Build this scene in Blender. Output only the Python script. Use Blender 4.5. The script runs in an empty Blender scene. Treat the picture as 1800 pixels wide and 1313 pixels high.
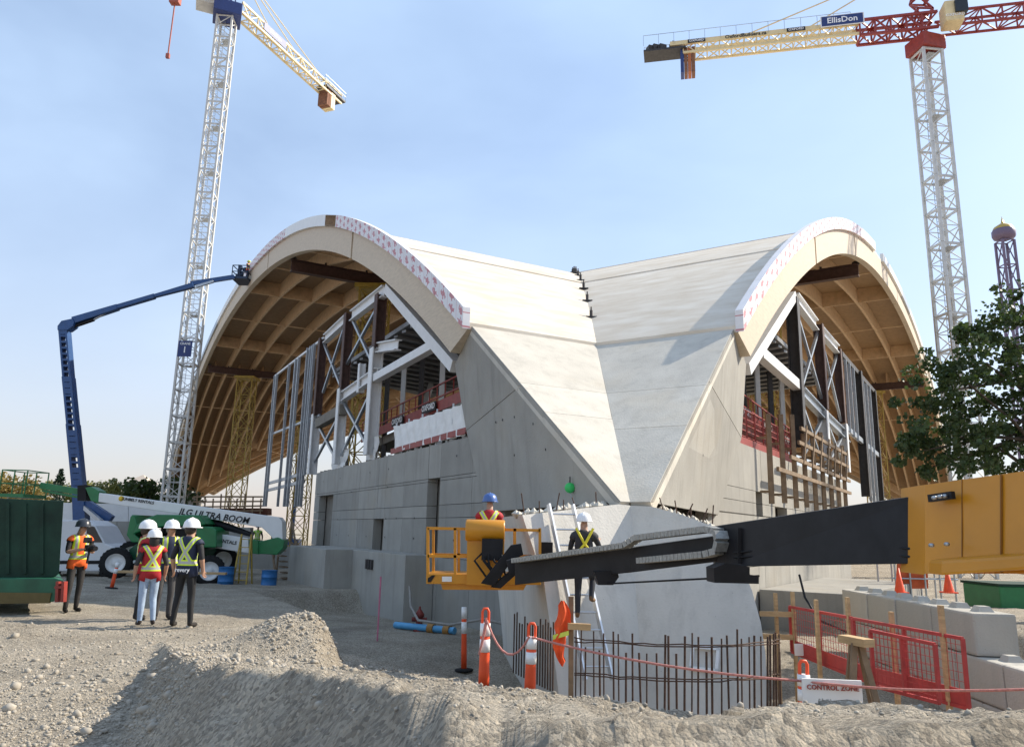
import bpy, bmesh, math, random
import numpy as np
from mathutils import Vector, Matrix
random.seed(7); rng=np.random.default_rng(11)
scn=bpy.context.scene; col=scn.collection
R_=math.radians
# ------------------------------------------------------------------ camera
F=1337.421; PITCH=.2068451; ROLL=-.02294526; H0=1.75      # focal length in px of a 1800 px wide frame
cd=bpy.data.cameras.new('camera'); cam=bpy.data.objects.new('camera',cd); col.objects.link(cam); scn.camera=cam
cd.sensor_width=36; cd.lens=36*F/1800; cd.clip_start=.1; cd.clip_end=9000
_c,_s=math.cos(ROLL),math.sin(ROLL); _cp,_sp=math.cos(PITCH),math.sin(PITCH)
ax=Vector((_c,_s*_sp,-_s*_cp)); ay=Vector((_s,-_c*_sp,_c*_cp)); az=Vector((0,-_cp,-_sp))
cam.matrix_world=Matrix(((ax.x,ay.x,az.x,0),(ax.y,ay.y,az.y,0),(ax.z,ay.z,az.z,H0),(0,0,0,1)))
# ------------------------------------------------------------------ sky, sun, exposure
SUN_EL=R_(37); SUN_AZ=R_(20)                       # azimuth from +X towards +Y
SD=Vector((math.cos(SUN_EL)*math.cos(SUN_AZ),math.cos(SUN_EL)*math.sin(SUN_AZ),math.sin(SUN_EL)))
w=bpy.data.worlds.new('World'); scn.world=w; w.use_nodes=True; nt=w.node_tree; nt.nodes.clear()
out=nt.nodes.new('ShaderNodeOutputWorld'); bg=nt.nodes.new('ShaderNodeBackground'); sky=nt.nodes.new('ShaderNodeTexSky')
sky.sky_type='NISHITA'; sky.sun_disc=False; sky.sun_elevation=SUN_EL; sky.sun_rotation=math.pi/2-SUN_AZ
sky.air_density=1.0; sky.dust_density=.9; sky.ozone_density=2.4
tc=nt.nodes.new('ShaderNodeTexCoord'); mp=nt.nodes.new('ShaderNodeMapping'); mp.inputs['Scale'].default_value=(1.2,1.2,2.6)
nz=nt.nodes.new('ShaderNodeTexNoise'); nz.inputs['Scale'].default_value=1.7; nz.inputs['Detail'].default_value=5; nz.inputs['Roughness'].default_value=.5; nz.inputs['Distortion'].default_value=.25
rp=nt.nodes.new('ShaderNodeValToRGB'); rp.color_ramp.elements[0].position=.28; rp.color_ramp.elements[0].color=(.20,.20,.20,1); rp.color_ramp.elements[1].position=.72; rp.color_ramp.elements[1].color=(.62,.62,.62,1)
mx=nt.nodes.new('ShaderNodeMix'); mx.data_type='RGBA'; mx.inputs[7].default_value=(4.0,5.3,7.0,1)   # thin cloud veil, same units as the sky
nt.links.new(tc.outputs['Generated'],mp.inputs[0]); nt.links.new(mp.outputs[0],nz.inputs['Vector']); nt.links.new(nz.outputs['Fac'],rp.inputs[0])
nt.links.new(rp.outputs[0],mx.inputs[0]); nt.links.new(sky.outputs[0],mx.inputs[6]); sz=nt.nodes.new('ShaderNodeSeparateXYZ'); nt.links.new(tc.outputs['Generated'],sz.inputs[0])      # smoke haze low over the horizon, all round
def wmath(op,a,b):
    k=nt.nodes.new('ShaderNodeMath'); k.operation=op
    for i,x in enumerate((a,b)):
        if isinstance(x,(int,float)): k.inputs[i].default_value=x
        else: nt.links.new(x,k.inputs[i])
    return k.outputs[0]
hz=wmath('MULTIPLY',wmath('POWER',2.718,wmath('MULTIPLY',wmath('MAXIMUM',sz.outputs[2],0.),-5.5)),.92)
mx2=nt.nodes.new('ShaderNodeMix'); mx2.data_type='RGBA'; mx2.inputs[7].default_value=(3.75,3.25,2.95,1); nt.links.new(hz,mx2.inputs[0]); nt.links.new(mx.outputs[2],mx2.inputs[6])
nt.links.new(mx2.outputs[2],bg.inputs[0]); bg.inputs[1].default_value=.15
nt.links.new(bg.outputs[0],out.inputs[0])
sl=bpy.data.lights.new('sun','SUN'); sl.energy=5.0; sl.angle=R_(.53); sl.color=(1,.91,.77); so=bpy.data.objects.new('sun',sl); col.objects.link(so)
so.rotation_euler=SD.to_track_quat('Z','Y').to_euler(); so.location=(40,10,60)
scn.view_settings.view_transform='Standard'; scn.view_settings.look='None'; scn.view_settings.exposure=.46; scn.view_settings.gamma=1
# ------------------------------------------------------------------ layout helpers: turn a direction of view and a known plane / distance into a place
def ray(u,v):
    x=(u-900)/F; y=-(v-656.5)/F; x,y=_c*x+_s*y,-_s*x+_c*y
    return np.array([x,_cp-y*_sp,y*_cp+_sp])
def atY(u,v,Y): q=ray(u,v); P=q*(Y/q[1]); P[2]+=H0; return P
def atz(u,v,z): q=ray(u,v); P=q*((z-H0)/q[2]); P[2]+=H0; return P
def onplane(u,v,P0,n):
    q=ray(u,v); o=np.array([0,0,H0]); k=((np.array(P0)-o)@np.array(n))/(q@np.array(n)); return o+q*k
# building frame: three vaults round centre CB; side -1 = left front, +1 = right front, 0 = back
CB=np.array([5.845215,95.60465]); PHI=-.04350492; RB=40.2703; HT=24.56762; A2=.002879531; A4=3.838441e-07
def fr(sg):
    ang=PHI+(sg*math.pi/3 if sg else math.pi); d=np.array([math.sin(ang),-math.cos(ang)]); t=np.array([-d[1],d[0]])
    return d,(-t if sg>0 else t)
def prof(s): return HT-A2*s*s-A4*s**4
def W(sg,s,off,z): d,t=fr(sg); p=CB+t*s+d*(RB-off); return np.array([p[0],p[1],z])
def FP(sg,u,v,off=0.):
    d,t=fr(sg); q=ray(u,v); k=(CB@d+RB-off)/(q[:2]@d); P=q*k; P[2]+=H0; return P
def FS(sg,u,v,off=0.):
    d,t=fr(sg); P=FP(sg,u,v,off); return (P[:2]-CB)@t,P[2]
# ------------------------------------------------------------------ materials
MATS={}
def mat(name,c=None,rough=.7,metal=0.,var=.15,scale=6.,bump=0.,c2=None,stretch=(1,1,1),emit=None,alpha=None,bscale=None,detail=6):
    if name in MATS: return MATS[name]
    m=bpy.data.materials.new(name); m.use_nodes=True; n=m.node_tree; b=n.nodes['Principled BSDF']; L=n.links
    t=n.nodes.new('ShaderNodeTexCoord'); mp=n.nodes.new('ShaderNodeMapping'); mp.inputs['Scale'].default_value=stretch
    L.new(t.outputs['Object'],mp.inputs[0])
    nz=n.nodes.new('ShaderNodeTexNoise'); nz.inputs['Scale'].default_value=scale; nz.inputs['Detail'].default_value=detail; nz.inputs['Roughness'].default_value=.6
    L.new(mp.outputs[0],nz.inputs['Vector'])
    rp=n.nodes.new('ShaderNodeValToRGB'); rp.color_ramp.elements[0].position=.3; rp.color_ramp.elements[1].position=.7
    lo=[max(0,x*(1-var)) for x in c]; hi=[min(1,x*(1+var)) for x in c]
    if c2 is not None: lo,hi=list(c),list(c2)
    rp.color_ramp.elements[0].color=(*lo,1); rp.color_ramp.elements[1].color=(*hi,1)
    L.new(nz.outputs['Fac'],rp.inputs[0]); L.new(rp.outputs[0],b.inputs['Base Color'])
    b.inputs['Roughness'].default_value=rough; b.inputs['Metallic'].default_value=metal
    if bump:
        n2=n.nodes.new('ShaderNodeTexNoise'); n2.inputs['Scale'].default_value=bscale or scale*6; n2.inputs['Detail'].default_value=5; L.new(mp.outputs[0],n2.inputs['Vector'])
        bp=n.nodes.new('ShaderNodeBump'); bp.inputs['Strength'].default_value=bump; bp.inputs['Distance'].default_value=.02; L.new(n2.outputs['Fac'],bp.inputs['Height']); L.new(bp.outputs[0],b.inputs['Normal'])
    if alpha is not None: b.inputs['Alpha'].default_value=alpha
    MATS[name]=m; return m
class NX:                                   # tiny node-expression helper
    def __init__(s,m): s.n=m.node_tree
    def m(s,op,a,b=None,c=None):
        k=s.n.nodes.new('ShaderNodeMath'); k.operation=op
        for i,x in enumerate((a,b,c)):
            if x is None: continue
            if isinstance(x,(int,float)): k.inputs[i].default_value=x
            else: s.n.links.new(x,k.inputs[i])
        return k.outputs[0]
    def mix(s,f,a,b):
        k=s.n.nodes.new('ShaderNodeMix'); k.data_type='RGBA'
        for i,x in ((0,f),(6,a),(7,b)):
            if isinstance(x,(tuple,list)): k.inputs[i].default_value=(*x,1)
            elif isinstance(x,(int,float)): k.inputs[i].default_value=x
            else: s.n.links.new(x,k.inputs[i])
        return k.outputs[2]
def base_in(m): return m.node_tree.nodes['Principled BSDF'].inputs['Base Color']
def src(m): return base_in(m).links[0].from_socket
# concrete: cast, blotchy, with faint run stains and pin holes
def concrete(name,c,stain=.35,bump=.35):
    m=mat(name,c,.88,0,.10,.9,bump,bscale=22)
    n=m.node_tree; L=n.links; x=NX(m); b0=src(m); t=[k for k in n.nodes if k.type=='TEX_COORD'][0]
    mp=n.nodes.new('ShaderNodeMapping'); mp.inputs['Scale'].default_value=(2.2,2.2,.22); L.new(t.outputs['Object'],mp.inputs[0])
    z=n.nodes.new('ShaderNodeTexNoise'); z.inputs['Scale'].default_value=1.3; z.inputs['Detail'].default_value=8; z.inputs['Roughness'].default_value=.65; L.new(mp.outputs[0],z.inputs['Vector'])
    f=x.m('MULTIPLY',x.m('SUBTRACT',z.outputs['Fac'],.5),3.); f=x.m('MINIMUM',x.m('MAXIMUM',f,0.),1.)
    c1=x.mix(x.m('MULTIPLY',f,stain),b0,tuple(v*.52 for v in c))
    v=n.nodes.new('ShaderNodeTexVoronoi'); v.inputs['Scale'].default_value=7; L.new(t.outputs['Object'],v.inputs['Vector'])
    hole=x.m('LESS_THAN',v.outputs['Distance'],.045)
    z2=n.nodes.new('ShaderNodeTexNoise'); z2.inputs['Scale'].default_value=.55; z2.inputs['Detail'].default_value=3; L.new(t.outputs['Object'],z2.inputs['Vector'])
    g=x.m('MINIMUM',x.m('MAXIMUM',x.m('MULTIPLY',x.m('SUBTRACT',z2.outputs['Fac'],.52),5.),0.),1.)
    c2=x.mix(x.m('MULTIPLY',g,.22),c1,(c[0]*.95,c[1]*.80,c[2]*.58))
    oi=n.nodes.new('ShaderNodeObjectInfo'); vm=n.nodes.new('ShaderNodeVectorMath'); vm.operation='SCALE'; L.new(x.mix(x.m('MULTIPLY',hole,.55),c2,(.07,.065,.06)),vm.inputs[0]); L.new(x.m('MULTIPLY_ADD',oi.outputs['Random'],.22,.89),vm.inputs['Scale']); L.new(vm.outputs[0],base_in(m)); return m
M={}
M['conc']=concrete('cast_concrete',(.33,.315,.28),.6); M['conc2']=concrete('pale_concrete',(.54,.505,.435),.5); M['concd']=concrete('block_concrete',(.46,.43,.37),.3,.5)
M['conc3']=concrete('footing_concrete',(.62,.59,.53),.6); M['glulam']=mat('glulam_wood',(.57,.47,.345),.6,0,.12,3.,.1,stretch=(1,1,6)); M['rib']=mat('rib_wood',(.62,.43,.25),.65,0,.14,2.5,.1)
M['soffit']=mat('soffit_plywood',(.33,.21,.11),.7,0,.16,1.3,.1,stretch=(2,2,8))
M['deck']=mat('roof_plywood',(.58,.49,.37),.7,0,.1,.6,.12,c2=(.74,.68,.58),stretch=(1,1,5),bscale=9)
M['white']=mat('white_steel',(.72,.72,.71),.45,0,.06,3.); M['dark']=mat('dark_steel',(.045,.040,.038),.55,.2,.3,4.); M['brown']=mat('primer_brown_steel',(.085,.045,.035),.65,.1,.3,5.)
M['galv']=mat('galvanised_steel',(.42,.45,.48),.4,.75,.15,6.); M['alu']=mat('aluminium',(.62,.63,.64),.35,.8,.1,8.)
M['yel']=mat('shoring_yellow',(.38,.26,.04),.55,0,.25,4.); M['craney']=mat('crane_cream',(.70,.57,.32),.5,0,.12,2.); M['craneg']=mat('crane_grey',(.55,.55,.53),.5,.1,.12,2.)
M['red']=mat('red_paint',(.27,.035,.025),.5,0,.2,3.); M['fred']=mat('fence_red',(.42,.045,.04),.55,0,.2,5.)
M['blue']=mat('lift_blue',(.022,.075,.21),.4,0,.15,3.); M['green']=mat('lift_green',(.012,.17,.055),.35,0,.15,3.); M['dgreen']=mat('bin_green',(.008,.034,.020),.85,0,.35,2.,.1)
M['liftw']=mat('lift_white',(.78,.78,.76),.4,0,.05,2.); M['black']=mat('black_steel',(.016,.016,.018),.42,0,.35,3.); M['rub']=mat('tyre_rubber',(.022,.022,.022),.85,0,.25,12,.4)
M['gold']=mat('lift_yellow',(.56,.235,.010),.35,0,.10,1.5); M['hose']=mat('black_hose',(.012,.012,.013),.5,0,.2,6); M['chain']=mat('grey_chain',(.30,.30,.28),.5,.3,.3,30)
M['orange']=mat('orange_plastic',(.85,.09,.02),.5,0,.12,5.); M['refl']=mat('reflective_white',(.82,.82,.80),.4,0,.06,9); M['dblue']=mat('drum_blue',(.02,.14,.36),.5,0,.2,4.)
M['lumber']=mat('lumber',(.48,.32,.16),.75,0,.22,4.,.15,stretch=(1,1,6)); M['oldwood']=mat('weathered_timber',(.22,.15,.09),.85,0,.3,4.,.2)
M['rebar']=mat('rusty_rebar',(.085,.05,.035),.85,.2,.4,18.,.4); M['navy']=mat('navy_panel',(.02,.04,.16),.5,0,.1,4); M['ink']=mat('black_ink',(.012,.012,.014),.6,0,.1,4); M['wink']=mat('white_ink',(.82,.82,.82),.6,0,.05,4)
M['slab']=mat('floor_slab',(.20,.18,.15),.9,0,.2,2.); M['deckm']=mat('metal_deck',(.25,.25,.25),.5,.5,.2,2.)
M['tarp']=mat('white_tarp',(.80,.79,.76),.5,0,.08,3.,.2); M['glass']=mat('dark_glass',(.02,.025,.03),.08,0,.2,2.)
M['van']=mat('van_white',(.72,.73,.75),.3,0,.04,2.); M['skin']=mat('skin',(.42,.24,.16),.6,0,.12,12.); M['bark']=mat('bark',(.07,.055,.04),.95,0,.35,9.,.5)
M['pipe']=mat('blue_pipe',(.10,.36,.62),.45,0,.1,4); M['lime']=mat('lifeline_green',(.04,.55,.12),.45,0,.1,5)
for k_ in ('black','hose','rub'): M[k_].node_tree.nodes['Principled BSDF'].inputs['Specular IOR Level'].default_value=.18
def leafmat(name,c,trans=.35):
    m=mat(name,c,.55,0,.35,.9); b=m.node_tree.nodes['Principled BSDF']; n=m.node_tree
    tr=n.nodes.new('ShaderNodeBsdfTranslucent'); n.links.new(src(m),tr.inputs[0]); mx=n.nodes.new('ShaderNodeMixShader'); mx.inputs[0].default_value=trans
    o=[k for k in n.nodes if k.type=='OUTPUT_MATERIAL'][0]; n.links.new(b.outputs[0],mx.inputs[1]); n.links.new(tr.outputs[0],mx.inputs[2]); n.links.new(mx.outputs[0],o.inputs[0]); return m
M['leaf']=leafmat('maple_leaf',(.045,.075,.018)); M['leaf2']=leafmat('far_leaf',(.15,.155,.035)); M['leaf3']=leafmat('conifer_needles',(.022,.045,.022),.15); M['leaf4']=leafmat('autumn_leaf',(.22,.16,.04))
# ------------------------------------------------------------------ mesh helpers
def V3(p): return Vector((float(p[0]),float(p[1]),float(p[2])))
class MB:
    def __init__(s): s.v=[]; s.f=[]; s.mi=[]; s.sm=[]
    def add(s,vs,fs,mi=0,smooth=False):
        o=len(s.v); s.v+= [tuple(map(float,p)) for p in vs]
        for f in fs: s.f.append(tuple(i+o for i in f)); s.mi.append(mi); s.sm.append(smooth)
        return s
    def hexa(s,a,mi=0):       # 8 points: bottom ring 0-3, top ring 4-7
        return s.add(a,[(0,3,2,1),(4,5,6,7),(0,1,5,4),(1,2,6,5),(2,3,7,6),(3,0,4,7)],mi)
    def box(s,c,d,rz=0,mi=0):
        c=V3(c); R=Matrix.Rotation(rz,3,'Z'); h=[x/2 for x in d]
        return s.hexa([c+R@Vector((x*h[0],y*h[1],z*h[2])) for z in (-1,1) for x,y in ((-1,-1),(1,-1),(1,1),(-1,1))],mi)
    def bar(s,p,q,wd,ht=None,up=(0,0,1),mi=0):
        p,q=V3(p),V3(q); ht=ht or wd; d=(q-p).normalized(); u=Vector(up)
        if abs(d.dot(u))>.97: u=Vector((1,0,0)) if abs(d.x)<.9 else Vector((0,1,0))
        x=d.cross(u).normalized(); y=x.cross(d)
        return s.hexa([b+x*(i*wd/2)+y*(j*ht/2) for b in (p,q) for i,j in ((-1,-1),(1,-1),(1,1),(-1,1))],mi)
    def ibeam(s,p,q,wd,ht,tk=.04,up=(0,0,1),mi=0):
        p,q=V3(p),V3(q); d=(q-p).normalized(); x=d.cross(Vector(up)).normalized(); y=x.cross(d)
        for sg in (-1,1): s.bar(p+y*sg*(ht/2-tk/2),q+y*sg*(ht/2-tk/2),wd,tk,up,mi)
        return s.bar(p,q,tk*.7,ht-2*tk,up,mi)
    def tube(s,pts,r,n=8,mi=0,cap=True):
        pts=[V3(p) for p in pts]; rs=r if isinstance(r,(list,tuple)) else [r]*len(pts); rings=[]; pu=None
        for i,p in enumerate(pts):
            d=(pts[min(i+1,len(pts)-1)]-pts[max(i-1,0)]).normalized()
            u=pu if pu is not None else (Vector((0,0,1)) if abs(d.z)<.9 else Vector((1,0,0)))
            x=d.cross(u); x=x.normalized() if x.length>1e-4 else d.orthogonal().normalized(); y=x.cross(d).normalized(); pu=y
            rings.append([p+(x*math.cos(a)+y*math.sin(a))*rs[i] for a in [2*math.pi*k/n for k in range(n)]])
        vs=[p for r_ in rings for p in r_]; fs=[]
        for i in range(len(pts)-1):
            for k in range(n): fs.append((i*n+k,i*n+(k+1)%n,(i+1)*n+(k+1)%n,(i+1)*n+k))
        s.add(vs,fs,mi,True)
        if cap: o=len(vs); s.add(rings[0],[tuple(range(n))][::-1],mi); s.add(rings[-1],[tuple(range(n))],mi)
        return s
    def lathe(s,c,prf,n=20,axis='z',mi=0,smooth=True,cap=True):
        c=V3(c); vs=[]
        for r,h in prf:
            for k in range(n):
                a=2*math.pi*k/n; x,y=r*math.cos(a),r*math.sin(a)
                vs.append(c+(Vector((x,y,h)) if axis=='z' else Vector((x,h,y)) if axis=='y' else Vector((h,x,y))))
        fs=[(i*n+k,i*n+(k+1)%n,(i+1)*n+(k+1)%n,(i+1)*n+k) for i in range(len(prf)-1) for k in range(n)]
        s.add(vs,fs,mi,smooth)
        if cap: s.add(vs[:n],[tuple(range(n))],mi); s.add(vs[-n:],[tuple(range(n))],mi)
        return s
    def prism(s,poly,ext,mi=0):
        a=[V3(p) for p in poly]; e=V3(ext); n=len(a)
        return s.add(a+[p+e for p in a],[tuple(range(n))[::-1],tuple(range(n,2*n))]+[(i,(i+1)%n,n+(i+1)%n,n+i) for i in range(n)],mi)
    def poly(s,pts,mi=0): return s.add(pts,[tuple(range(len(pts)))],mi)
    def build(s,name,m,parent=None,bev=0,recalc=True):
        me=bpy.data.meshes.new(name); me.from_pydata(s.v,[],s.f)
        for k in (m if isinstance(m,(list,tuple)) else [m]): me.materials.append(M[k] if isinstance(k,str) else k)
        me.polygons.foreach_set('material_index',s.mi); me.polygons.foreach_set('use_smooth',s.sm)
        if recalc:
            b=bmesh.new(); b.from_mesh(me); bmesh.ops.recalc_face_normals(b,faces=b.faces)
            if bev: bmesh.ops.bevel(b,geom=[e for e in b.edges if e.is_manifold and e.calc_face_angle(0)>.6],offset=bev,segments=2,profile=.6,affect='EDGES',clamp_overlap=True)
            b.to_mesh(me); b.free()
        o=bpy.data.objects.new(name,me); col.objects.link(o)
        if parent: setp(o,parent)
        return o
def wm(o): return (wm(o.parent)@o.matrix_parent_inverse if o.parent else Matrix())@o.matrix_basis
def setp(o,p): o.parent=p; o.matrix_parent_inverse=wm(p).inverted()      # meshes are written in world metres
def tag(o,label,cat,group=None): 
    o['label']=label; o['category']=cat
    if group: o['group']=group
    return o
def kind(o,k): o['kind']=k; return o
def thing(name,label,cat,loc=(0,0,0),rz=0,group=None):
    o=bpy.data.objects.new(name,None); col.objects.link(o); o.location=V3(loc); o.rotation_euler=(0,0,rz); o.empty_display_size=.2
    return tag(o,label,cat,group)
def dup(o,parent=None):
    c=o.copy(); col.objects.link(c); c.parent=parent   # parent inverse is copied along
    for ch in o.children: dup(ch,c)
    return c
def text(s,name,size,m,parent,loc,xdir,ydir,ext=.004,align='CENTER',shear=0):
    cu=bpy.data.curves.new(name,'FONT'); cu.body=s; cu.size=size; cu.extrude=ext; cu.align_x=align; cu.align_y='CENTER'; cu.shear=shear; cu.offset=.018*size; cu.resolution_u=2
    t=bpy.data.objects.new(name,cu); col.objects.link(t); dg=bpy.context.evaluated_depsgraph_get()
    me=bpy.data.meshes.new_from_object(t.evaluated_get(dg)); bpy.data.objects.remove(t); o=bpy.data.objects.new(name,me); col.objects.link(o)
    me.materials.clear(); me.materials.append(M[m]); x=V3(xdir).normalized(); y=V3(ydir); y=(y-x*y.dot(x)).normalized(); z=x.cross(y); l=V3(loc)
    mw=Matrix(((x.x,y.x,z.x,l.x),(x.y,y.y,z.y,l.y),(x.z,y.z,z.z,l.z),(0,0,0,1)))
    me.transform(mw)
    if parent: setp(o,parent)
    return o
# ================================================================== GROUND
def vnoise(x,y,seed=0):
    xi=np.floor(x).astype(np.int64); yi=np.floor(y).astype(np.int64); xf=x-xi; yf=y-yi
    def h(a,b):
        n=(a*374761393+b*668265263+seed*1442695041)&0xffffffff; n=((n^(n>>13))*1274126177)&0xffffffff; n=n^(n>>16); return (n&0xffff)/65535.
    u=xf*xf*(3-2*xf); v=yf*yf*(3-2*yf)
    return (h(xi,yi)*(1-u)+h(xi+1,yi)*u)*(1-v)+(h(xi,yi+1)*(1-u)+h(xi+1,yi+1)*u)*v
def fbm(x,y,oct=4,seed=0,g=.5):
    r=0*x; a=1; t=0
    for i in range(oct): r=r+a*vnoise(x*2**i+i*17.3,y*2**i-i*9.1,seed+i); t+=a; a*=g
    return r/t-.5
def sstep(a,b,x): t=np.clip((x-a)/(b-a),0,1); return t*t*(3-2*t)
CREST=[atz(286,1130,.05),atz(318,1156,.38),atz(350,1168,.60),atz(470,1180,.88),atz(580,1190,1.0),atz(720,1214,1.14),atz(900,1250,1.28),atz(1120,1274,1.30),atz(1500,1284,1.30),atz(2200,1284,1.30)]
PIT=np.array([(-1.2,8.5),(-2.3,11.2),(-4.6,18.5),(-8.6,27),(-4,30),(4,30),(10,27),(10.1,20),(10.0,13.0),(9.4,10.8),(7.5,9.0),(5.5,8.4)])
def polydist(x,y,P):
    d=np.full(x.shape,1e9); ins=np.zeros(x.shape,bool); n=len(P)
    for i in range(n):
        a=P[i]; b=P[(i+1)%n]; e=b-a; t=np.clip(((x-a[0])*e[0]+(y-a[1])*e[1])/(e@e),0,1)
        d=np.minimum(d,np.hypot(x-a[0]-t*e[0],y-a[1]-t*e[1]))
        c=((a[1]>y)!=(b[1]>y))&(x<(b[0]-a[0])*(y-a[1])/(b[1]-a[1]+1e-12)+a[0]); ins^=c
    return np.where(ins,-d,d)
def gz(x,y,fine=True):
    x=np.asarray(x,float); y=np.asarray(y,float)
    base=-.48*sstep(17,34,y)+.10*fbm(x*.35,y*.35,3,5)
    base=base-.25*sstep(20,60,y)
    # heap of spoil left of the frame front, bank beside the bin
    for cx,cy,hh,rx,ry in ((-8.4,12.6,.22,2.2,1.2),(-2.85,12.1,.56,1.6,2.0),(-3.7,11.0,.16,1.4,1.3),(-1.75,9.6,.12,.9,.7)):
        g=1-np.hypot((x-cx)/rx,(y-cy)/ry); base=base+hh*sstep(0,1,g+.25*fbm(x*1.3,y*1.3,4,9))
    pd=polydist(x,y,PIT)+.35*fbm(x*.9,y*.9,4,21); pit=-(.80+.45*sstep(19,14,y))*sstep(.45,-.75,pd); base=base+pit*np.where(y>7.5,1,0)
    # spoil mound in front: crest line, steep side towards the camera, long gentle side away from it
    best=np.full(x.shape,-9.); bd=np.full(x.shape,1e9)
    for a,b in zip(CREST[:-1],CREST[1:]):
        e=b[:2]-a[:2]; L=np.hypot(*e); t=((x-a[0])*e[0]+(y-a[1])*e[1])/(L*L); tc_=np.clip(t,0,1)
        px,py=a[0]+tc_*e[0],a[1]+tc_*e[1]; d=np.hypot(x-px,y-py); side=(e[0]*(y-a[1])-e[1]*(x-a[0]))/L
        h=a[2]+tc_*(b[2]-a[2]); near=side<0
        wob=.35*fbm(x*1.1,y*1.1,4,33)
        zn=h-np.maximum(0,d+wob*.5-.05)*1.15; far=np.maximum(0,d); zf=h-far*(.158+.035*sstep(-.5,2.5,x))-np.maximum(0,far-4.1+wob*2)*.6
        cand=np.where(near,zn,zf); kk=d<bd-1e-9; best=np.where(kk,cand,best); bd=np.minimum(bd,d)
    z=np.maximum(base,best); mnd=sstep(-.05,.12,best-base)
    if fine:
        z=z+.05*fbm(x*2.1,y*2.1,4,41)+mnd*.075*fbm(x*4.6,y*4.6,5,55,.6)+.035*fbm(x*9,y*9,3,77)*(1+mnd)
        ruts=np.sin((y*1.0+x*.12)*9+2.2*fbm(x*.5,y*.5,2,8))*.022*mnd*np.where(y>4.5,1,0); z=z+ruts
    return z
def ground():
    ys=[-4.0]
    while ys[-1]<4000:
        y=ys[-1]; ys.append(y+ (max(.022,(y+1.)*.0062) if 2.5<y<14 else .5 if y<=2.5 else (y)*.011 if y<45 else y*.06))
    ys=np.array(ys); n=620; tx=np.linspace(-1,1,n); tx=np.sign(tx)*np.abs(tx)**1.25*1.15
    Y=np.repeat(ys[:,None],n,1); X=tx[None,:]*(np.maximum(Y,0)*1.0+6.5)
    Z=gz(X,Y); k=sstep(45,70,Y); Z=Z*(1-k)+(-.9)*k
    v=np.stack([X,Y,Z],-1).reshape(-1,3); r=len(ys); i=np.arange(r-1)[:,None]*n+np.arange(n-1)[None,:]; i=i.ravel()
    f=np.stack([i,i+1,i+n+1,i+n],-1)
    me=bpy.data.meshes.new('ground'); me.vertices.add(len(v)); me.vertices.foreach_set('co',v.ravel()); me.loops.add(len(f)*4); me.loops.foreach_set('vertex_index',f.ravel().astype(np.int32))
    me.polygons.add(len(f)); me.polygons.foreach_set('loop_start',np.arange(len(f),dtype=np.int32)*4); me.polygons.foreach_set('use_smooth',np.ones(len(f),bool)); me.update(); me.validate()
    o=bpy.data.objects.new('ground',me); col.objects.link(o); kind(o,'structure')
    m=mat('gravel_ground',(.35,.295,.22),.95,0,.1,1.1,.0,c2=(.49,.43,.34)); n_=m.node_tree; L=n_.links; x=NX(m); t=[q for q in n_.nodes if q.type=='TEX_COORD'][0]; c0=src(m)
    b=n_.nodes['Principled BSDF']
    vo=n_.nodes.new('ShaderNodeTexVoronoi'); vo.inputs['Scale'].default_value=42; L.new(t.outputs['Object'],vo.inputs['Vector'])
    vo2=n_.nodes.new('ShaderNodeTexVoronoi'); vo2.inputs['Scale'].default_value=115; L.new(t.outputs['Object'],vo2.inputs['Vector'])
    hs=n_.nodes.new('ShaderNodeSeparateColor'); L.new(vo.outputs['Color'],hs.inputs[0])
    n7=n_.nodes.new('ShaderNodeTexNoise'); n7.inputs['Scale'].default_value=.6; n7.inputs['Detail'].default_value=7; L.new(t.outputs['Object'],n7.inputs['Vector']); f=x.m('MULTIPLY',x.m('MULTIPLY_ADD',hs.outputs[0],.7,.55),x.m('MULTIPLY_ADD',n7.outputs['Fac'],1.0,.48)); mm=n_.nodes.new('ShaderNodeVectorMath'); mm.operation='SCALE'; L.new(c0,mm.inputs[0]); L.new(f,mm.inputs['Scale']); L.new(mm.outputs[0],base_in(m))
    bp=n_.nodes.new('ShaderNodeBump'); bp.inputs['Strength'].default_value=1.; bp.inputs['Distance'].default_value=.022
    n9=n_.nodes.new('ShaderNodeTexNoise'); n9.inputs['Scale'].default_value=16; n9.inputs['Detail'].default_value=9; n9.inputs['Roughness'].default_value=.72; L.new(t.outputs['Object'],n9.inputs['Vector'])
    n8=n_.nodes.new('ShaderNodeTexNoise'); n8.inputs['Scale'].default_value=.45; n8.inputs['Detail'].default_value=6; L.new(t.outputs['Object'],n8.inputs['Vector'])
    L.new(x.m('ADD',x.m('MULTIPLY',vo.outputs['Distance'],-1.),x.m('ADD',x.m('MULTIPLY',vo2.outputs['Distance'],-.45),x.m('MULTIPLY',n9.outputs['Fac'],2.6))),bp.inputs['Height']); L.new(bp.outputs[0],b.inputs['Normal'])
    me.materials.append(m)
    return o
ground()
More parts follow.
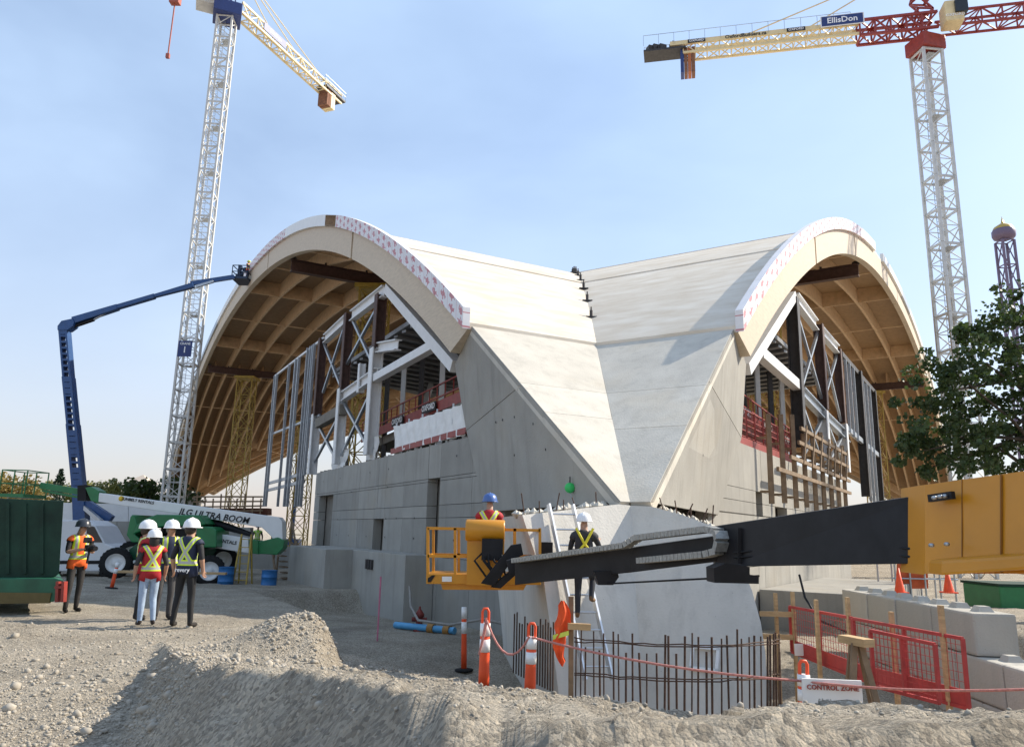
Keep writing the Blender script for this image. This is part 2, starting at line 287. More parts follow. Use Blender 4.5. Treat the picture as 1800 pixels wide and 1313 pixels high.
def stones():
    M['stone']=mat('grey_stone',(.24,.21,.165),.9,0,.1,.7,.3,c2=(.48,.43,.355))
    ico=bmesh.new(); bmesh.ops.create_icosphere(ico,subdivisions=1,radius=1); bv=np.array([v.co[:] for v in ico.verts]); bf=np.array([[q.index for q in f.verts] for f in ico.faces]); ico.free()
    N=22000; u=rng.uniform(-60,1860,N); v=1085+ (1330-1085)*rng.random(N)**.8
    P=np.array([atz(a,b,.1) for a,b in zip(u,v)]); x=P[:,0]+rng.normal(0,.05,N); y=P[:,1]; 
    x2=rng.uniform(-4.2,4.5,12000); y2=rng.uniform(2.4,9,12000); x=np.r_[x,x2]; y=np.r_[y,y2]
    hx=rng.normal(-3.0,.7,2500); hy=rng.normal(11.7,.9,2500); x=np.r_[x,hx]; y=np.r_[y,hy]
    r=.0075*np.exp(rng.normal(0,.6,len(x)))*np.clip(y/7,.45,1.35); r=np.clip(r,.003,.07); z=gz(x,y)+r*.25
    n=len(x); sc=rng.uniform(.6,1.3,(n,3)); sc[:,2]*=.75; j=1+rng.normal(0,.16,(n,len(bv),1)); a=rng.uniform(0,6.28,n)
    vv=bv[None]*j*sc[:,None,:]*r[:,None,None]; ca,sa=np.cos(a)[:,None],np.sin(a)[:,None]
    vx=vv[...,0]*ca-vv[...,1]*sa+x[:,None]; vy=vv[...,0]*sa+vv[...,1]*ca+y[:,None]; vz=vv[...,2]+z[:,None]
    vs=np.stack([vx,vy,vz],-1).reshape(-1,3); fs=(bf[None]+np.arange(n)[:,None,None]*len(bv)).reshape(-1,3)
    me=bpy.data.meshes.new('loose_stones'); me.vertices.add(len(vs)); me.vertices.foreach_set('co',vs.ravel()); me.loops.add(len(fs)*3); me.loops.foreach_set('vertex_index',fs.ravel().astype(np.int32))
    me.polygons.add(len(fs)); me.polygons.foreach_set('loop_start',np.arange(len(fs),dtype=np.int32)*3); me.update(); me.materials.append(M['stone'])
    o=bpy.data.objects.new('loose_stones',me); col.objects.link(o); kind(o,'stuff'); tag(o,'loose grey crushed stones strewn over the dirt','stones')
stones()
def G(x,y): return float(gz(np.array([x]),np.array([y]))[0])
# ================================================================== ARENA
arena=thing('arena_building','unfinished arena with three timber barrel vaults meeting on a concrete buttress','building',(*(CB),0))
_d=[fr(k) for k in (-1,1,0)]
ROOFPART=MB().lathe((CB[0],CB[1],HT-.02),[(.0,.25),(.9,.2),(1.0,0.)],12).build('roof','deck',arena)      # hub cap where the three ridges meet
SE=62.0                                        # timber ends / concrete starts at this arc distance
def zt(s): s=abs(s); return prof(s) if s<SE else prof(SE)-.68*(s-SE)
# roof panels: bent slabs between the joint lines, valley to free edge
def roof_panel(sg,s0,s1,idx):
    b=MB(); g=.07; a0,a1=s0+g/2,s1-g/2; th=.16; m=4; lift=.05*((idx*7)%3)/2
    rows=[]
    for k in range(m+1):
        s=a0+(a1-a0)*k/m; w0=max(abs(s)/math.tan(math.pi/3),.05); w1=RB+.12; rows.append((s,w0,w1))
    vs=[];
    for s,w0,w1 in rows:
        for wv in (w0,w1):
            for dz in (-th,lift): vs.append(W(sg,s,RB-wv,zt(s)+dz))
    fs=[]
    for k in range(m):
        o=k*4; p=o+4
        fs+=[(o+1,o+3,p+3,p+1),(o,p,p+2,o+2),(o+3,o+2,p+2,p+3),(o,o+1,p+1,p)]
    fs+=[(0,2,3,1),(m*4,m*4+1,m*4+3,m*4+2)]
    b.add(vs,fs); return b.build('roof_panel','deck',ROOFPART)
edges=np.linspace(-SE,SE,43)
for sg in (-1,1,0):
    for i in range(42): roof_panel(sg,edges[i],edges[i+1],i)
# soffit sheet, arched ribs, purlins and edge beams
RIBD=1.5
def arc_solid(b,sg,off,wd,s0,s1,top,bot,n=40,mi=0,cl=99):
    S=np.linspace(s0,s1,n+1); vs=[]
    for s in S:
        for o_ in (off-wd/2,off+wd/2):
            for h in (top,bot): sc_=s if h==top else max(-cl,min(cl,s)); vs.append(W(sg,sc_,o_,zt(sc_)+h))
    fs=[]
    for k in range(n):
        o=k*4;p=o+4; fs+=[(o,o+2,p+2,p),(o+1,p+1,p+3,o+3),(o,p,p+1,o+1),(o+2,o+3,p+3,p+2)]
    fs+=[(0,1,3,2),(n*4,n*4+2,n*4+3,n*4+1)]; b.add(vs,fs,mi)
for sg in (-1,1,0):
    b=MB(); S=np.linspace(-SE,SE,63); 
    for s0,s1 in zip(S[:-1],S[1:]):
        q=[]
        for s in (s0,s1): q.append((s,max(abs(s)/math.tan(math.pi/3),.05)))
        b.poly([W(sg,q[0][0],RB-q[0][1],zt(q[0][0])-.19),W(sg,q[0][0],.2,zt(q[0][0])-.19),W(sg,q[1][0],.2,zt(q[1][0])-.19),W(sg,q[1][0],RB-q[1][1],zt(q[1][0])-.19)])
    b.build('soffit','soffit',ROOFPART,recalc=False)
    for i in range(1,13):
        off=i*3.0; sm=min(SE,(RB-off)*math.tan(math.pi/3)-.4)
        if sm<6: continue
        b=MB(); arc_solid(b,sg,off,.22,-sm,sm,-.20,-RIBD); b.build('rib','rib',ROOFPART)
    if sg:
        for i in range(0,11):
            off=1.5+i*3.0; sm=min(SE,(RB-off)*math.tan(math.pi/3)-.4)
            if sm<26: continue
            b=MB(); arc_solid(b,sg,off,.20,-sm,-22,-.20,-RIBD,24); b.build('rib','rib',ROOFPART)
    for s in range(-60,61,12):
        deep=(abs(s)==12); b=MB()
        wmax=RB-abs(s)/math.tan(math.pi/3); 
        n=int(min(wmax,38)//3)
        for k in range(n):
            z=zt(s); o0=k*3+.12; o1=k*3+2.88; h0,h1=(-.2,-RIBD+.02) if deep else (-RIBD+.13,-RIBD+.05)
            a,c=W(sg,s,o0,z),W(sg,s,o1,z)
            b.bar(a+[0,0,(h0+h1)/2],c+[0,0,(h0+h1)/2],.14,h0-h1)
        if n: b.build('purlin','rib',ROOFPART)
    for s0,s1 in {-1:[(62,48.2),(48,23.6),(23.4,-10.5),(-10.7,-35),(-35.2,-62)],1:[(62,48.8),(48.6,35.5),(35.3,10.1),(9.9,-23),(-23.2,-62)],0:[(62,20),(19.8,-20),(-20.2,-62)]}[sg]:
        b=MB(); arc_solid(b,sg,.09,.42,s1+.04,s0-.04,-.17,-RIBD-.02,24,0,60.7); b.build('edge_beam','glulam',ROOFPART)
# parapet panels along the free edges (wrapped insulation boards), with a bare framed gap
pm=mat('wrap_membrane',(.74,.73,.74),.5,0,.06,2.); xx=NX(pm); nt_=pm.node_tree; uv=nt_.nodes.new('ShaderNodeUVMap'); sp=nt_.nodes.new('ShaderNodeSeparateXYZ'); nt_.links.new(uv.outputs[0],sp.inputs[0])
U,Vv=sp.outputs[0],sp.outputs[1]; fu=xx.m('FRACT',xx.m('MULTIPLY',U,1.35)); colid=xx.m('FLOOR',xx.m('MULTIPLY',U,1.35)); fv=xx.m('FRACT',xx.m('MULTIPLY_ADD',Vv,2.6,xx.m('MULTIPLY',colid,.37)))
tn=nt_.nodes.new('ShaderNodeTexNoise'); tn.inputs['Scale'].default_value=9; tn.inputs['Detail'].default_value=1; nt_.links.new(uv.outputs[0],tn.inputs['Vector'])
du=xx.m('ABSOLUTE',xx.m('SUBTRACT',fu,.45)); dv=xx.m('ABSOLUTE',xx.m('SUBTRACT',fv,.5)); dd=xx.m('ADD',xx.m('ADD',du,xx.m('MULTIPLY',dv,.75)),xx.m('MULTIPLY',xx.m('SUBTRACT',tn.outputs['Fac'],.5),.9))
mark=xx.m('MULTIPLY',xx.m('LESS_THAN',dd,.30),.8); seam=xx.m('MULTIPLY',xx.m('GREATER_THAN',fu,.965),.5)
nt_.links.new(xx.mix(xx.m('MAXIMUM',mark,seam),src(pm),(.48,.09,.11)),base_in(pm))
def parapet(sg,s0,s1,style,j):
    b=MB(); n=3; S=np.linspace(s0+.01,s1-.01,n+1); hi=.52; o0,o1=(-.30,-.16)
    if style=='frame':
        for k in range(9):
            s=s0+(s1-s0)*k/8; b.bar(W(sg,s,-.22,zt(s)-.1),W(sg,s,-.22,zt(s)+hi-.05),.06,.14)
        for hh in (-.08,hi-.04): b.bar(W(sg,s0,-.22,zt(s0)+hh),W(sg,s1,-.22,zt(s1)+hh),.14,.06)
        return b.build('parapet_frame','oldwood',ROOFPART)
    top=.10 if sg else .1
    vs=[]
    for s in S:
        for o in (o0,-.06):
            for h in (-.14,hi): vs.append(W(sg,s,o,zt(s)+h))
    fs=[]
    for k in range(n): o=k*4;p=o+4; fs+=[(o,o+1,p+1,p),(o+1,o+3,p+3,p+1),(o+2,p+2,p+3,o+3),(o,p,p+2,o+2)]
    fs+=[(0,2,3,1),(n*4,n*4+1,n*4+3,n*4+2)]; b.add(vs,fs)
    o=b.build('parapet_panel',pm if style=='print' else 'galv' if style=='grey' else 'liftw',ROOFPART); me=o.data; ul=me.uv_layers.new()
    d,t=fr(sg); lpoly={}
    for p_ in me.polygons:
        for li in p_.loop_indices: lpoly[li]=p_.index
    for lp in me.loops:
        c=me.vertices[lp.vertex_index].co; q=np.array([c.x,c.y]); s=(q-CB)@t; ul.data[lp.index].uv=(s*1.0,(c.z-zt(s))) if me.polygons[lpoly[lp.index]].normal.z<.35 and c.z-zt(s)<9 else (0.,.3)
    return o
for sg in (-1,1):
    s=SE; j=0
    while s>-58:
        s1=s-2.4; mid=(s+s1)/2
        st='print'
        if sg==-1: st='frame' if 42.2<mid<46 else 'print' if (mid>46 or 12<mid<30) else 'grey' if mid<-8 else 'plain'
        else: st='print' if mid>30 else 'plain' if mid>8 else 'grey' if mid>0 else 'plain'
        if not(sg==1 and 22<mid<27): parapet(sg,s1,s,st,j)
        s=s1; j+=1
# anchors standing in the valley
e3=np.array([math.sin(PHI),-math.cos(PHI)])
for sv in (43.2,45,46.5,48,50.2,52.5,55,57.4,59.6):
    p=CB+e3*(sv/math.sin(math.pi/3)); z=zt(sv); b=MB(); b.box((p[0],p[1],z+.05),(.4,.22,.06)); b.tube([(p[0],p[1],z+.06),(p[0],p[1],z+.32)],.06,8); b.tube([(p[0],p[1],z+.32),(p[0],p[1],z+.45)],.03,6); b.build('roof_anchor','dark',ROOFPART)
# ---- concrete buttress
def slab_panels(parts,quad,rows,mkey,parent,thick=.05,gap=.02,name='concrete_panel'):
    a,b_,c,d_=[np.array(q) for q in quad]          # a,b bottom edge; d,c top edge
    n=np.cross(b_-a,d_-a); n/=np.linalg.norm(n)
    for (v0,v1) in rows:
        p=[a+(d_-a)*v0,b_+(c-b_)*v0,b_+(c-b_)*v1,a+(d_-a)*v1]; cen=sum(p)/4; p=[q+(cen-q)*gap/max(.5,np.linalg.norm(cen-q)) for q in p]
        m=MB(); m.prism([q-n*.25 for q in p],n*(.25+thick)); m.build(name,mkey,parent)
Vt=np.array([*(CB+e3*(SE/math.sin(math.pi/3))),zt(SE)-.05]); zq=2.38; sq=SE+(zt(SE)-zq)/.68
PL=W(-1,SE,-.0,zt(SE)-.05); PR=W(1,SE,-.0,zt(SE)-.05); Qv=np.array([*(CB+e3*(sq/math.sin(math.pi/3))),zq])
dl,tl=fr(-1); dr,tr=fr(1)
Q1=Qv+np.array([dl[0],dl[1],0])*.22; Q2=Qv+np.array([dr[0],dr[1],0])*.42
but=MB()
ML1=FP(-1,800,642,.35); ML2=FP(-1,820,757,.45); ML3=FP(-1,852,900,.45); ML4=FP(-1,870,1010,.45); ML4[2]=-1.4
MR1=FP(1,1311,640,.35); MR2=FP(1,1303,770,.45); MR3=FP(1,1262,905,.45); MR4=np.array([MR3[0]-.2,MR3[1]-.4,-1.4])
inn=np.array([0,3.0,0])
but.poly([PL,Q1,ML3,ML2,ML1]); but.poly([PR,MR1,MR2,MR3,Q2]); but.poly([PL,Vt,Qv,Q1]); but.poly([Vt,PR,Q2,Qv])
but.poly([ML1,ML2,ML2+inn,ML1+inn]); but.poly([ML2,ML3,ML3+inn,ML2+inn]); but.poly([MR2,MR1,MR1+inn,MR2+inn]); but.poly([MR3,MR2,MR2+inn,MR3+inn])
but.poly([PL,ML1,ML1+inn,Vt+inn,Vt]); but.poly([PR,Vt,Vt+inn,MR1+inn,MR1]); but.poly([ML1+inn,ML2+inn,ML3+inn,MR3+inn,MR2+inn,MR1+inn,Vt+inn])
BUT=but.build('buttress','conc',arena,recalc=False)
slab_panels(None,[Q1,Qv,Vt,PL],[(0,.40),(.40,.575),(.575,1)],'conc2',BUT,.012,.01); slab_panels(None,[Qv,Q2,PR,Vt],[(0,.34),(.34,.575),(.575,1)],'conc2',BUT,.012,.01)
def wing(sgn,P,Q,m1,m2,m3,joint):
    # upper and lower cast pieces of the side face, separated by a joint
    n=np.cross(Q-P,m3-P); n/=np.linalg.norm(n); n=n if n[1]<0 else -n
    a=P+(Q-P)*joint; b=m2
    for pts in ([P,a,b,m1],[a,Q,m3,b]):
        cen=sum(pts)/4; pts=[q+(cen-q)*.008 for q in pts]; MB().prism([q-n*.05 for q in pts],n*.062).build('concrete_panel','conc',BUT)
wing(-1,PL,Q1,ML1,ML2,ML3,.44); wing(1,PR,Q2,MR1,MR2,MR3,.40)
# flared footing below the joint
mL=2.5; nL=np.array([tl[0]*mL,tl[1]*mL,1.]); nR=np.array([tr[0]*mL,tr[1]*mL,1.]); nL/=np.linalg.norm(nL); nR/=np.linalg.norm(nR)
Qb=Qv+np.array([e3[0],e3[1],0])*.10+[0,0,-.06]
lp=[onplane(u,v,Qb,nL) for u,v in ((1088,886),(1000,897),(918,905),(927,932),(956,1021),(967,1098),(978,1185),(990,1290))]
rp_=[onplane(u,v,Qb,nR) for u,v in ((1145,890),(1200,905),(1261,928),(1300,985),(1322,1038),(1337,1092),(1346,1150),(1352,1290))]
vb=Qb+np.array([e3[0],e3[1],0])*((Qb[2]+1.6)/(mL*math.cos(math.pi/6))); vb[2]=-1.6
ft=MB(); ft.poly([Qb]+lp+[vb]); ft.poly([Qb,vb]+rp_[::-1])
for pts,bk,sgn in ((lp,np.array([-.9,5.2,0]),1),(rp_,np.array([1.5,5.6,0]),-1)):
    for a,c in zip(pts[:-1],pts[1:]):
        q=[a,c,c+bk,a+bk]; ft.poly(q if sgn<0 else q[::-1])
ft.poly([Qb,lp[0],lp[1],lp[2],lp[2]+np.array([-.9,5.2,0]),rp_[2]+np.array([1.5,5.6,0]),rp_[2],rp_[1],rp_[0]])
FOOT=ft.build('footing','conc3',arena)
b=MB(); bp_=onplane(1240,1158,Qb,nR)      # cast-in pocket frame
xr=np.array([dr[0],dr[1],0]); yr=np.cross(nR,xr); yr=yr if yr[2]>0 else -yr
for i,j,w_,h_ in ((-.21,0,.05,.36),(.21,0,.05,.36),(0,.17,.47,.05),(0,-.17,.47,.05)):
    c=bp_+xr*i+yr*j+nR*.03; b.bar(c-xr*w_/2,c+xr*w_/2,.06,h_,up=tuple(yr))
b.build('pocket_frame','liftw',FOOT)
# broken concrete ledge with starter bars on the joint
for pts,n_,sgn in ((lp[:3],nL,-1),(rp_[:3],nR,1)):
    b=MB()
    for k in range(44):
        f=random.random()*.96+.04; q=pts[0]+(pts[2]-pts[0])*f; q=q+np.array([sgn*.1+random.gauss(0,.05),.25+random.random()*.5,.02])
        r=random.uniform(.04,.12); b.add([q+np.array(c)*r*random.uniform(.6,1.2) for c in ((1,0,0),(0,1,0),(-1,0,0),(0,-1,0),(0,0,.8),(0,0,-1))],[(0,1,4),(1,2,4),(2,3,4),(3,0,4),(1,0,5),(2,1,5),(3,2,5),(0,3,5)])
    kind(b.build('broken_concrete','conc2',FOOT),'stuff')
    for f in (.2,.42,.55,.63,.8,.95):
        q=pts[0]+(pts[2]-pts[0])*f+np.array([sgn*.05,.3,0]); MB().tube([q,q+np.array([random.gauss(0,.05),random.gauss(0,.05),random.uniform(.18,.42)])],.012,6).build('starter_bar','rebar',FOOT)

# far buttresses (only their flanks are ever seen)
for sg,sgn in ((-1,-1),(1,-1)):
    a=W(sg,-SE+.5,-.2,zt(SE)); c=W(sg,-SE-9,-.2,-1.2); e=W(sg,-SE-1,5,zt(SE)); g=W(sg,-SE-9,9,-1.2); k=W(sg,-SE+4,-.2,-1.2); l=W(sg,-SE+4,6,-1.2); h=W(sg,-SE+3,5,zt(SE)-3)
    MB().add([a,c,e,g,k,l,h],[(0,1,3,2),(0,4,1),(0,2,6,4),(2,3,5,6),(4,6,5)]).build('buttress','conc',arena)
# ---- cast base walls under the arches, built panel by panel round their openings
def cells_wall(sg,sbr,zbr,holes,off,th,mk,parent):
    for i in range(len(sbr)-1):
        for j in range(len(zbr)-1):
            s0,s1,z0,z1=sbr[i],sbr[i+1],zbr[j],zbr[j+1]; cs,cz=(s0+s1)/2,(z0+z1)/2
            if any(h[0]<cs<h[1] and h[2]<cz<h[3] for h in holes): continue
            g=.008; jit=random.uniform(0,.006); b=MB(); p=[W(sg,s_,o_,z_) for z_ in (z0+g,z1-g) for s_,o_ in ((s0+g,off-jit),(s1-g,off-jit),(s1-g,off+th),(s0+g,off+th))]
            b.hexa(p); b.build('wall_panel','conc',parent)
def hole(sg,u0,v0,u1,v1,off): 
    a=FS(sg,u0,v0,off); b=FS(sg,u1,v1,off); return (min(a[0],b[0]),max(a[0],b[0]),min(a[1],b[1]),max(a[1],b[1]))
OFW=.55
hl=[hole(-1,562,872,580,958,OFW),hole(-1,657,912,672,961,OFW),hole(-1,753,842,769,963,OFW)]
sb=sorted(set([41.6,44.0,49.6,52.2,55.2,57.6,61.2,63.4]+[round(x,3) for h in hl for x in h[:2]])); zb=sorted(set([-1.5,.95,2.6,4.62]+[round(h[3],3) for h in hl]))
hl=[(h[0],h[1],.95,h[3]) for h in hl]
WL_=MB().bar(W(-1,41.6,OFW+.5,1.5),W(-1,62.5,OFW+.5,1.5),.2,6.0).build('base_wall','slab',arena)
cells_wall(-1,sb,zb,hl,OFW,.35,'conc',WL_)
b=MB()
for k in range(60):                                   # rough top edge of the pour
    s=random.uniform(41.7,61); q=W(-1,s,OFW+.1+random.random()*.2,4.62); r=random.uniform(.04,.13); b.box(q,(r*2.2,r*1.5,r*1.2),random.random()*3)
kind(b.build('broken_concrete','conc',WL_),'stuff')
p0=FS(-1,600,966,-.9); 
b=MB()
for (s0,s1,o0,z1,z0) in ((46.2,52.6,-1.5,1.0,-1.9),(52.6,58.5,-.45,1.0,-1.9),(41.6,46.2,-.5,.6,-1.9)):
    b.hexa([W(-1,s_,o_,z_) for z_ in (z0,z1) for s_,o_ in ((s0,o0),(s1,o0),(s1,OFW-.02),(s0,OFW-.02))])
b.build('plinth','conc',WL_,bev=.02)
b=MB()
for k in range(3): q=W(-1,54.6+k*.28,-.48,.55); b.box(q,(.16,.1,.34),math.atan2(tl[1],tl[0]))
b.build('vent','dark',WL_)
hr=[hole(1,1328,863,1341,908,OFW),hole(1,1362,890,1384,912,OFW)]
sbR=sorted(set([40.5,43.5,46.5,50,53.,56,58.2,63.2]+[round(x,3) for h in hr for x in h[:2]])); zbR=sorted(set([-1.5,.9,4.7]+[round(x,3) for h in hr for x in h[2:]]))
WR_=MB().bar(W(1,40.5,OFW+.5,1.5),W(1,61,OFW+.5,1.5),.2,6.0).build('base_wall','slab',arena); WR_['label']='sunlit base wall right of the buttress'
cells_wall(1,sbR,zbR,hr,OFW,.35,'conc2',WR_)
b=MB(); b.hexa([W(1,s_,o_,z_) for z_ in (-1.5,.2) for s_,o_ in ((48,-3.2),(58.5,-2.2),(58.5,OFW-.05),(48,OFW-.05))]); b.build('plinth','conc',WR_,bev=.03)
b=MB(); b.hexa([W(1,s_,o_,z_) for z_ in (-1.5,.35) for s_,o_ in ((36,-1.5),(48,-3.),(48,-2.8),(36,-1.2))]); b.build('wall_panel','conc2',WR_)
# formwork brackets and timber walers hanging on the right wall top
for k,s in enumerate(np.linspace(57.6,43,9)):
    b=MB(); b.bar(W(1,s,OFW-.35,2.9+.1*(k%2)),W(1,s,OFW-.35,5.9+.25*(k%3)),.10,.16); b.bar(W(1,s,OFW-.35,3.3),W(1,s,OFW,3.3),.08,.08); b.bar(W(1,s,OFW-.35,5.1),W(1,s,OFW+.2,5.1),.08,.08); b.build('formwork_bracket','oldwood',WR_)
for z,s0,s1 in ((4.1,57,42),(4.7,55,42),(5.4,53.5,42.3),(6.0,53,42.5)):
    MB().bar(W(1,s0,OFW-.45,z),W(1,s1,OFW-.45,z),.09,.14).build('waler','oldwood',WR_)
for k in range(7):
    s=53-k*1.6; MB().bar(W(1,s,OFW-.5,4.6),W(1,s-.9,OFW-.5,6.2),.06,.1).build('brace','oldwood',WR_)
# ---- steel frames standing on the base walls
def frame(sg,OF,tubes,ibs,cols,xbr,studs,label):
    par=None
    for i,(u0,v0,u1,v1,wd,ht,mk,nm) in enumerate(tubes):
        b=MB(); a,c=FP(sg,u0,v0,OF),FP(sg,u1,v1,OF)
        if nm=='beam': b.ibeam(a,c,wd,ht,.05)
        else: b.bar(a,c,wd,ht)
        o=b.build('steel_frame' if par is None else nm,mk,par or arena,bev=.015 if nm!='beam' else 0)
        if par is None: par=o; o['label']=label
    for (u0,v0,u1,v1,wd,mk) in cols:
        a,c=FP(sg,u0,v0,OF),FP(sg,u1,v1,OF); m=(a[:2]+c[:2])/2; b=MB(); x=np.array([fr(sg)[1][0],fr(sg)[1][1],0])*wd/2; n=np.array([fr(sg)[0][0],fr(sg)[0][1],0])
        lo,hi=np.array([m[0],m[1],min(a[2],c[2])]),np.array([m[0],m[1],max(a[2],c[2])])
        for sd in (-1,1): b.bar(lo+n*sd*wd*.45,hi+n*sd*wd*.45,wd,.05,up=tuple(n))
        b.bar(lo,hi,.05,wd*.9,up=tuple(n)); b.build('column',mk,par)
    for (u0,v0,u1,v1) in xbr:
        b=MB(); b.bar(FP(sg,u0,v0,OF+.05),FP(sg,u1,v1,OF+.05),.13,.13); b.build('brace','galv' ,par)
    for (u0,v0,u1,v1,wd) in studs:
        a,c=FP(sg,u0,v0,OF-.1),FP(sg,u1,v1,OF-.1); m=(a[:2]+c[:2])/2; MB().bar((m[0],m[1],a[2]),(m[0],m[1],c[2]),wd,.16,up=(fr(sg)[0][0],fr(sg)[0][1],0)).build('stud','galv',par)
    return par
FL=frame(-1,.75,[(684,508,803,645,.42,.42,'white','tube'),(656,668,766,606,.34,.34,'white','strut'),(676,512,619,556,.3,.55,'white','beam'),(609,562,572,596,.3,.5,'white','beam'),(570,594,484,661,.12,.14,'white','rail'),
  (604,697,664,656,.3,.5,'white','beam'),(560,745,604,720,.4,.5,'slab','ledge'),(662,612,700,606,.3,.45,'white','beam'),(478,763,562,730,.1,.14,'galv','rail'),(470,850,535,832,.1,.2,'galv','rail'),(469,862,535,846,.1,.2,'galv','rail'),(690,520,800,640,.1,.2,'dark','rail')],[],
  [(672,516,662,612,.45,'brown'),(613,552,605,684,.42,'brown'),(567,596,558,730,.42,'brown'),(663,612,650,800,.5,'white'),(602,684,594,816,.45,'white'),(557,728,547,834,.45,'white'),(636,640,634,690,.28,'white')],
  [(619,560,661,650),(661,545,610,640),(568,600,604,690),(604,580,568,690),(600,700,650,790),(652,690,600,800),(553,735,594,812),(594,735,553,812)],
  [(549,608,530,890,.09),(545,610,526,890,.09),(540,613,521,890,.09),(554,604,535,835,.09),(524,630,507,890,.16),(518,634,502,890,.16),(507,643,490,890,.10),(486,659,468,890,.16),(482,662,465,890,.1)],'white and brown steel frame left of the buttress')
FR_=frame(1,.75,[(1391,521,1308,650,.42,.42,'white','tube'),(1334,620,1405,682,.36,.42,'white','strut'),(1399,525,1434,572,.3,.55,'white','beam'),(1441,580,1472,615,.3,.5,'white','beam'),(1478,622,1537,690,.2,.3,'dark','rail'),
  (1410,690,1448,730,.3,.5,'galv','beam'),(1448,730,1490,770,.3,.5,'galv','beam'),(1487,752,1545,802,.2,.3,'galv','rail')],[],
  [(1395,528,1404,785,.5,'dark'),(1438,570,1448,720,.45,'brown'),(1470,612,1482,745,.4,'brown'),(1446,722,1452,810,.45,'white'),(1481,745,1487,830,.45,'white'),(1509,655,1521,872,.5,'dark'),(1537,690,1548,890,.35,'dark')],
  [(1403,560,1444,700),(1437,585,1406,690),(1442,590,1478,740),(1472,620,1446,710),(1406,700,1440,800),(1446,735,1412,800),(1450,735,1484,820),(1484,760,1452,820)],
  [(1485,632,1494,760,.10),(1492,639,1501,768,.10),(1499,647,1508,775,.1),(1519,672,1528,880,.12),(1525,678,1534,885,.12),(1531,684,1540,890,.12)],'steel frame with dark studs right of the buttress')
# ---- interior: floor slabs, guard rails, posts, metal deck
inr=MB()
for sg in (-1,1):
    inr.hexa([W(sg,s_,o_,z_) for z_ in (-1.,5.6) for s_,o_ in ((30,9),(56,4),(52,16),(20,22))])
    inr.hexa([W(sg,s_,o_,z_) for z_ in (5.6,9.4) for s_,o_ in ((34,13),(50,9),(46,18),(24,24))])
INT=inr.build('interior_filler_mass','slab',arena)  # bowl-like blocks added inside so the interior behind the arches stays dark
for sg in (-1,1):
    b=MB(); b.hexa([W(sg,s_,o_,z_) for z_ in (6.05,6.45) for s_,o_ in ((41,3.4),(58,1.9),(56,6),(40,8))]); b.build('floor_slab','slab',INT)
    b=MB(); b.hexa([W(sg,s_,o_,z_) for z_ in (10.3,10.5) for s_,o_ in ((40,1.4),(54.5,1.4),(50,9),(36,9))])
    for k in range(14): 
        s=40+k*1.05; b.bar(W(sg,s,1.5,10.22),W(sg,s-2,8.8,10.22),.3,.12)
    b.build('metal_deck','deckm',INT)
    for k,s in enumerate(np.linspace(42,57,7)): MB().bar(W(sg,s,3.2,-1),W(sg,s,3.2,10.2),.22,.22).build('post','dark' if k%2 else 'white',INT)
    for s,o in ((44,5),(48,6),(52,4.5)): MB().bar(W(sg,s,o,6.4),W(sg,s-3,o+2,10.2),.25,.3).build('post','white',INT)
    b=MB()
    for k in range(18): s=41.5+k*.95; b.bar(W(sg,s,2.9-k*.05,6.45),W(sg,s,2.9-k*.05,7.5),.05,.05)
    for z in (7.0,7.5): b.bar(W(sg,41.5,2.9,z),W(sg,57.6,2.0,z),.05,.05)
    b.bar(W(sg,41.5,2.88,6.62),W(sg,57.6,1.98,6.62),.05,.42); GR=b.build('guard_rail','red',INT)
    for s in (44,49,53.5):
        p=W(sg,s,2.72-(s-41.5)*.056,6.66); x=fr(sg)[1]*(1 if sg<0 else -1)
        n=fr(sg)[0]; MB().bar(p-np.array([x[0],x[1],0])*.75,p+np.array([x[0],x[1],0])*.75,.03,.36).build('sign','ink',GR)
        q=p+np.array([n[0],n[1],0])*.03; text('OXFORD','lettering',.34,'wink',GR,q,(x[0],x[1],0),(0,0,1))
# plastic-wrapped guard on the left wall, red mesh guard on the right
def sheet(sg,s0,s1,o,z0,z1,nm,mk,parent,wav=.06):
    b=MB(); n=36; rows=[]
    for j in range(5):
        for i in range(n+1): s=s0+(s1-s0)*i/n; rows.append(W(sg,s,o+wav*math.sin(i*1.7+j)+random.gauss(0,.02),z0+(z1-z0)*j/4+random.gauss(0,.012)*(j==4)))
    b.add(rows,[(j*(n+1)+i,j*(n+1)+i+1,(j+1)*(n+1)+i+1,(j+1)*(n+1)+i) for j in range(4) for i in range(n)],0,True); return b.build(nm,mk,parent,recalc=False)
sheet(-1,53.6,60.6,.62,4.72,5.75,'plastic_sheet','tarp',WL_); sheet(-1,49.3,50.6,.9,4.65,5.7,'plastic_sheet','tarp',WL_,.1); sheet(-1,43.4,46,.9,4.65,5.6,'plastic_sheet','tarp',WL_,.1)
MB().bar(W(-1,53.4,.6,4.78),W(-1,60.8,.6,4.86),.05,.2).build('toe_board','red',WL_)
for s in np.linspace(53.6,60.6,6): MB().bar(W(-1,s,.7,4.6),W(-1,s,.7,5.9),.06,.06).build('guard_post','galv',WL_)
for s in np.linspace(59.8,52.5,8): MB().bar(W(1,s,.62,4.7),W(1,s,.62,5.9),.05,.05).build('guard_post','red',WR_)
b=MB()
for z in (5.0,5.2,5.4,5.6,5.9): b.bar(W(1,59.8,.64,z),W(1,52.5,.64,z),.03,.03)
for k in range(60): s=59.8-k*.123; b.bar(W(1,s,.66,4.75),W(1,s,.66,5.9),.014,.014)
b.build('guard_mesh','red',WR_); MB().bar(W(1,59.8,.6,4.82),W(1,52.5,.6,4.82),.04,.24).build('toe_board','red',WR_)
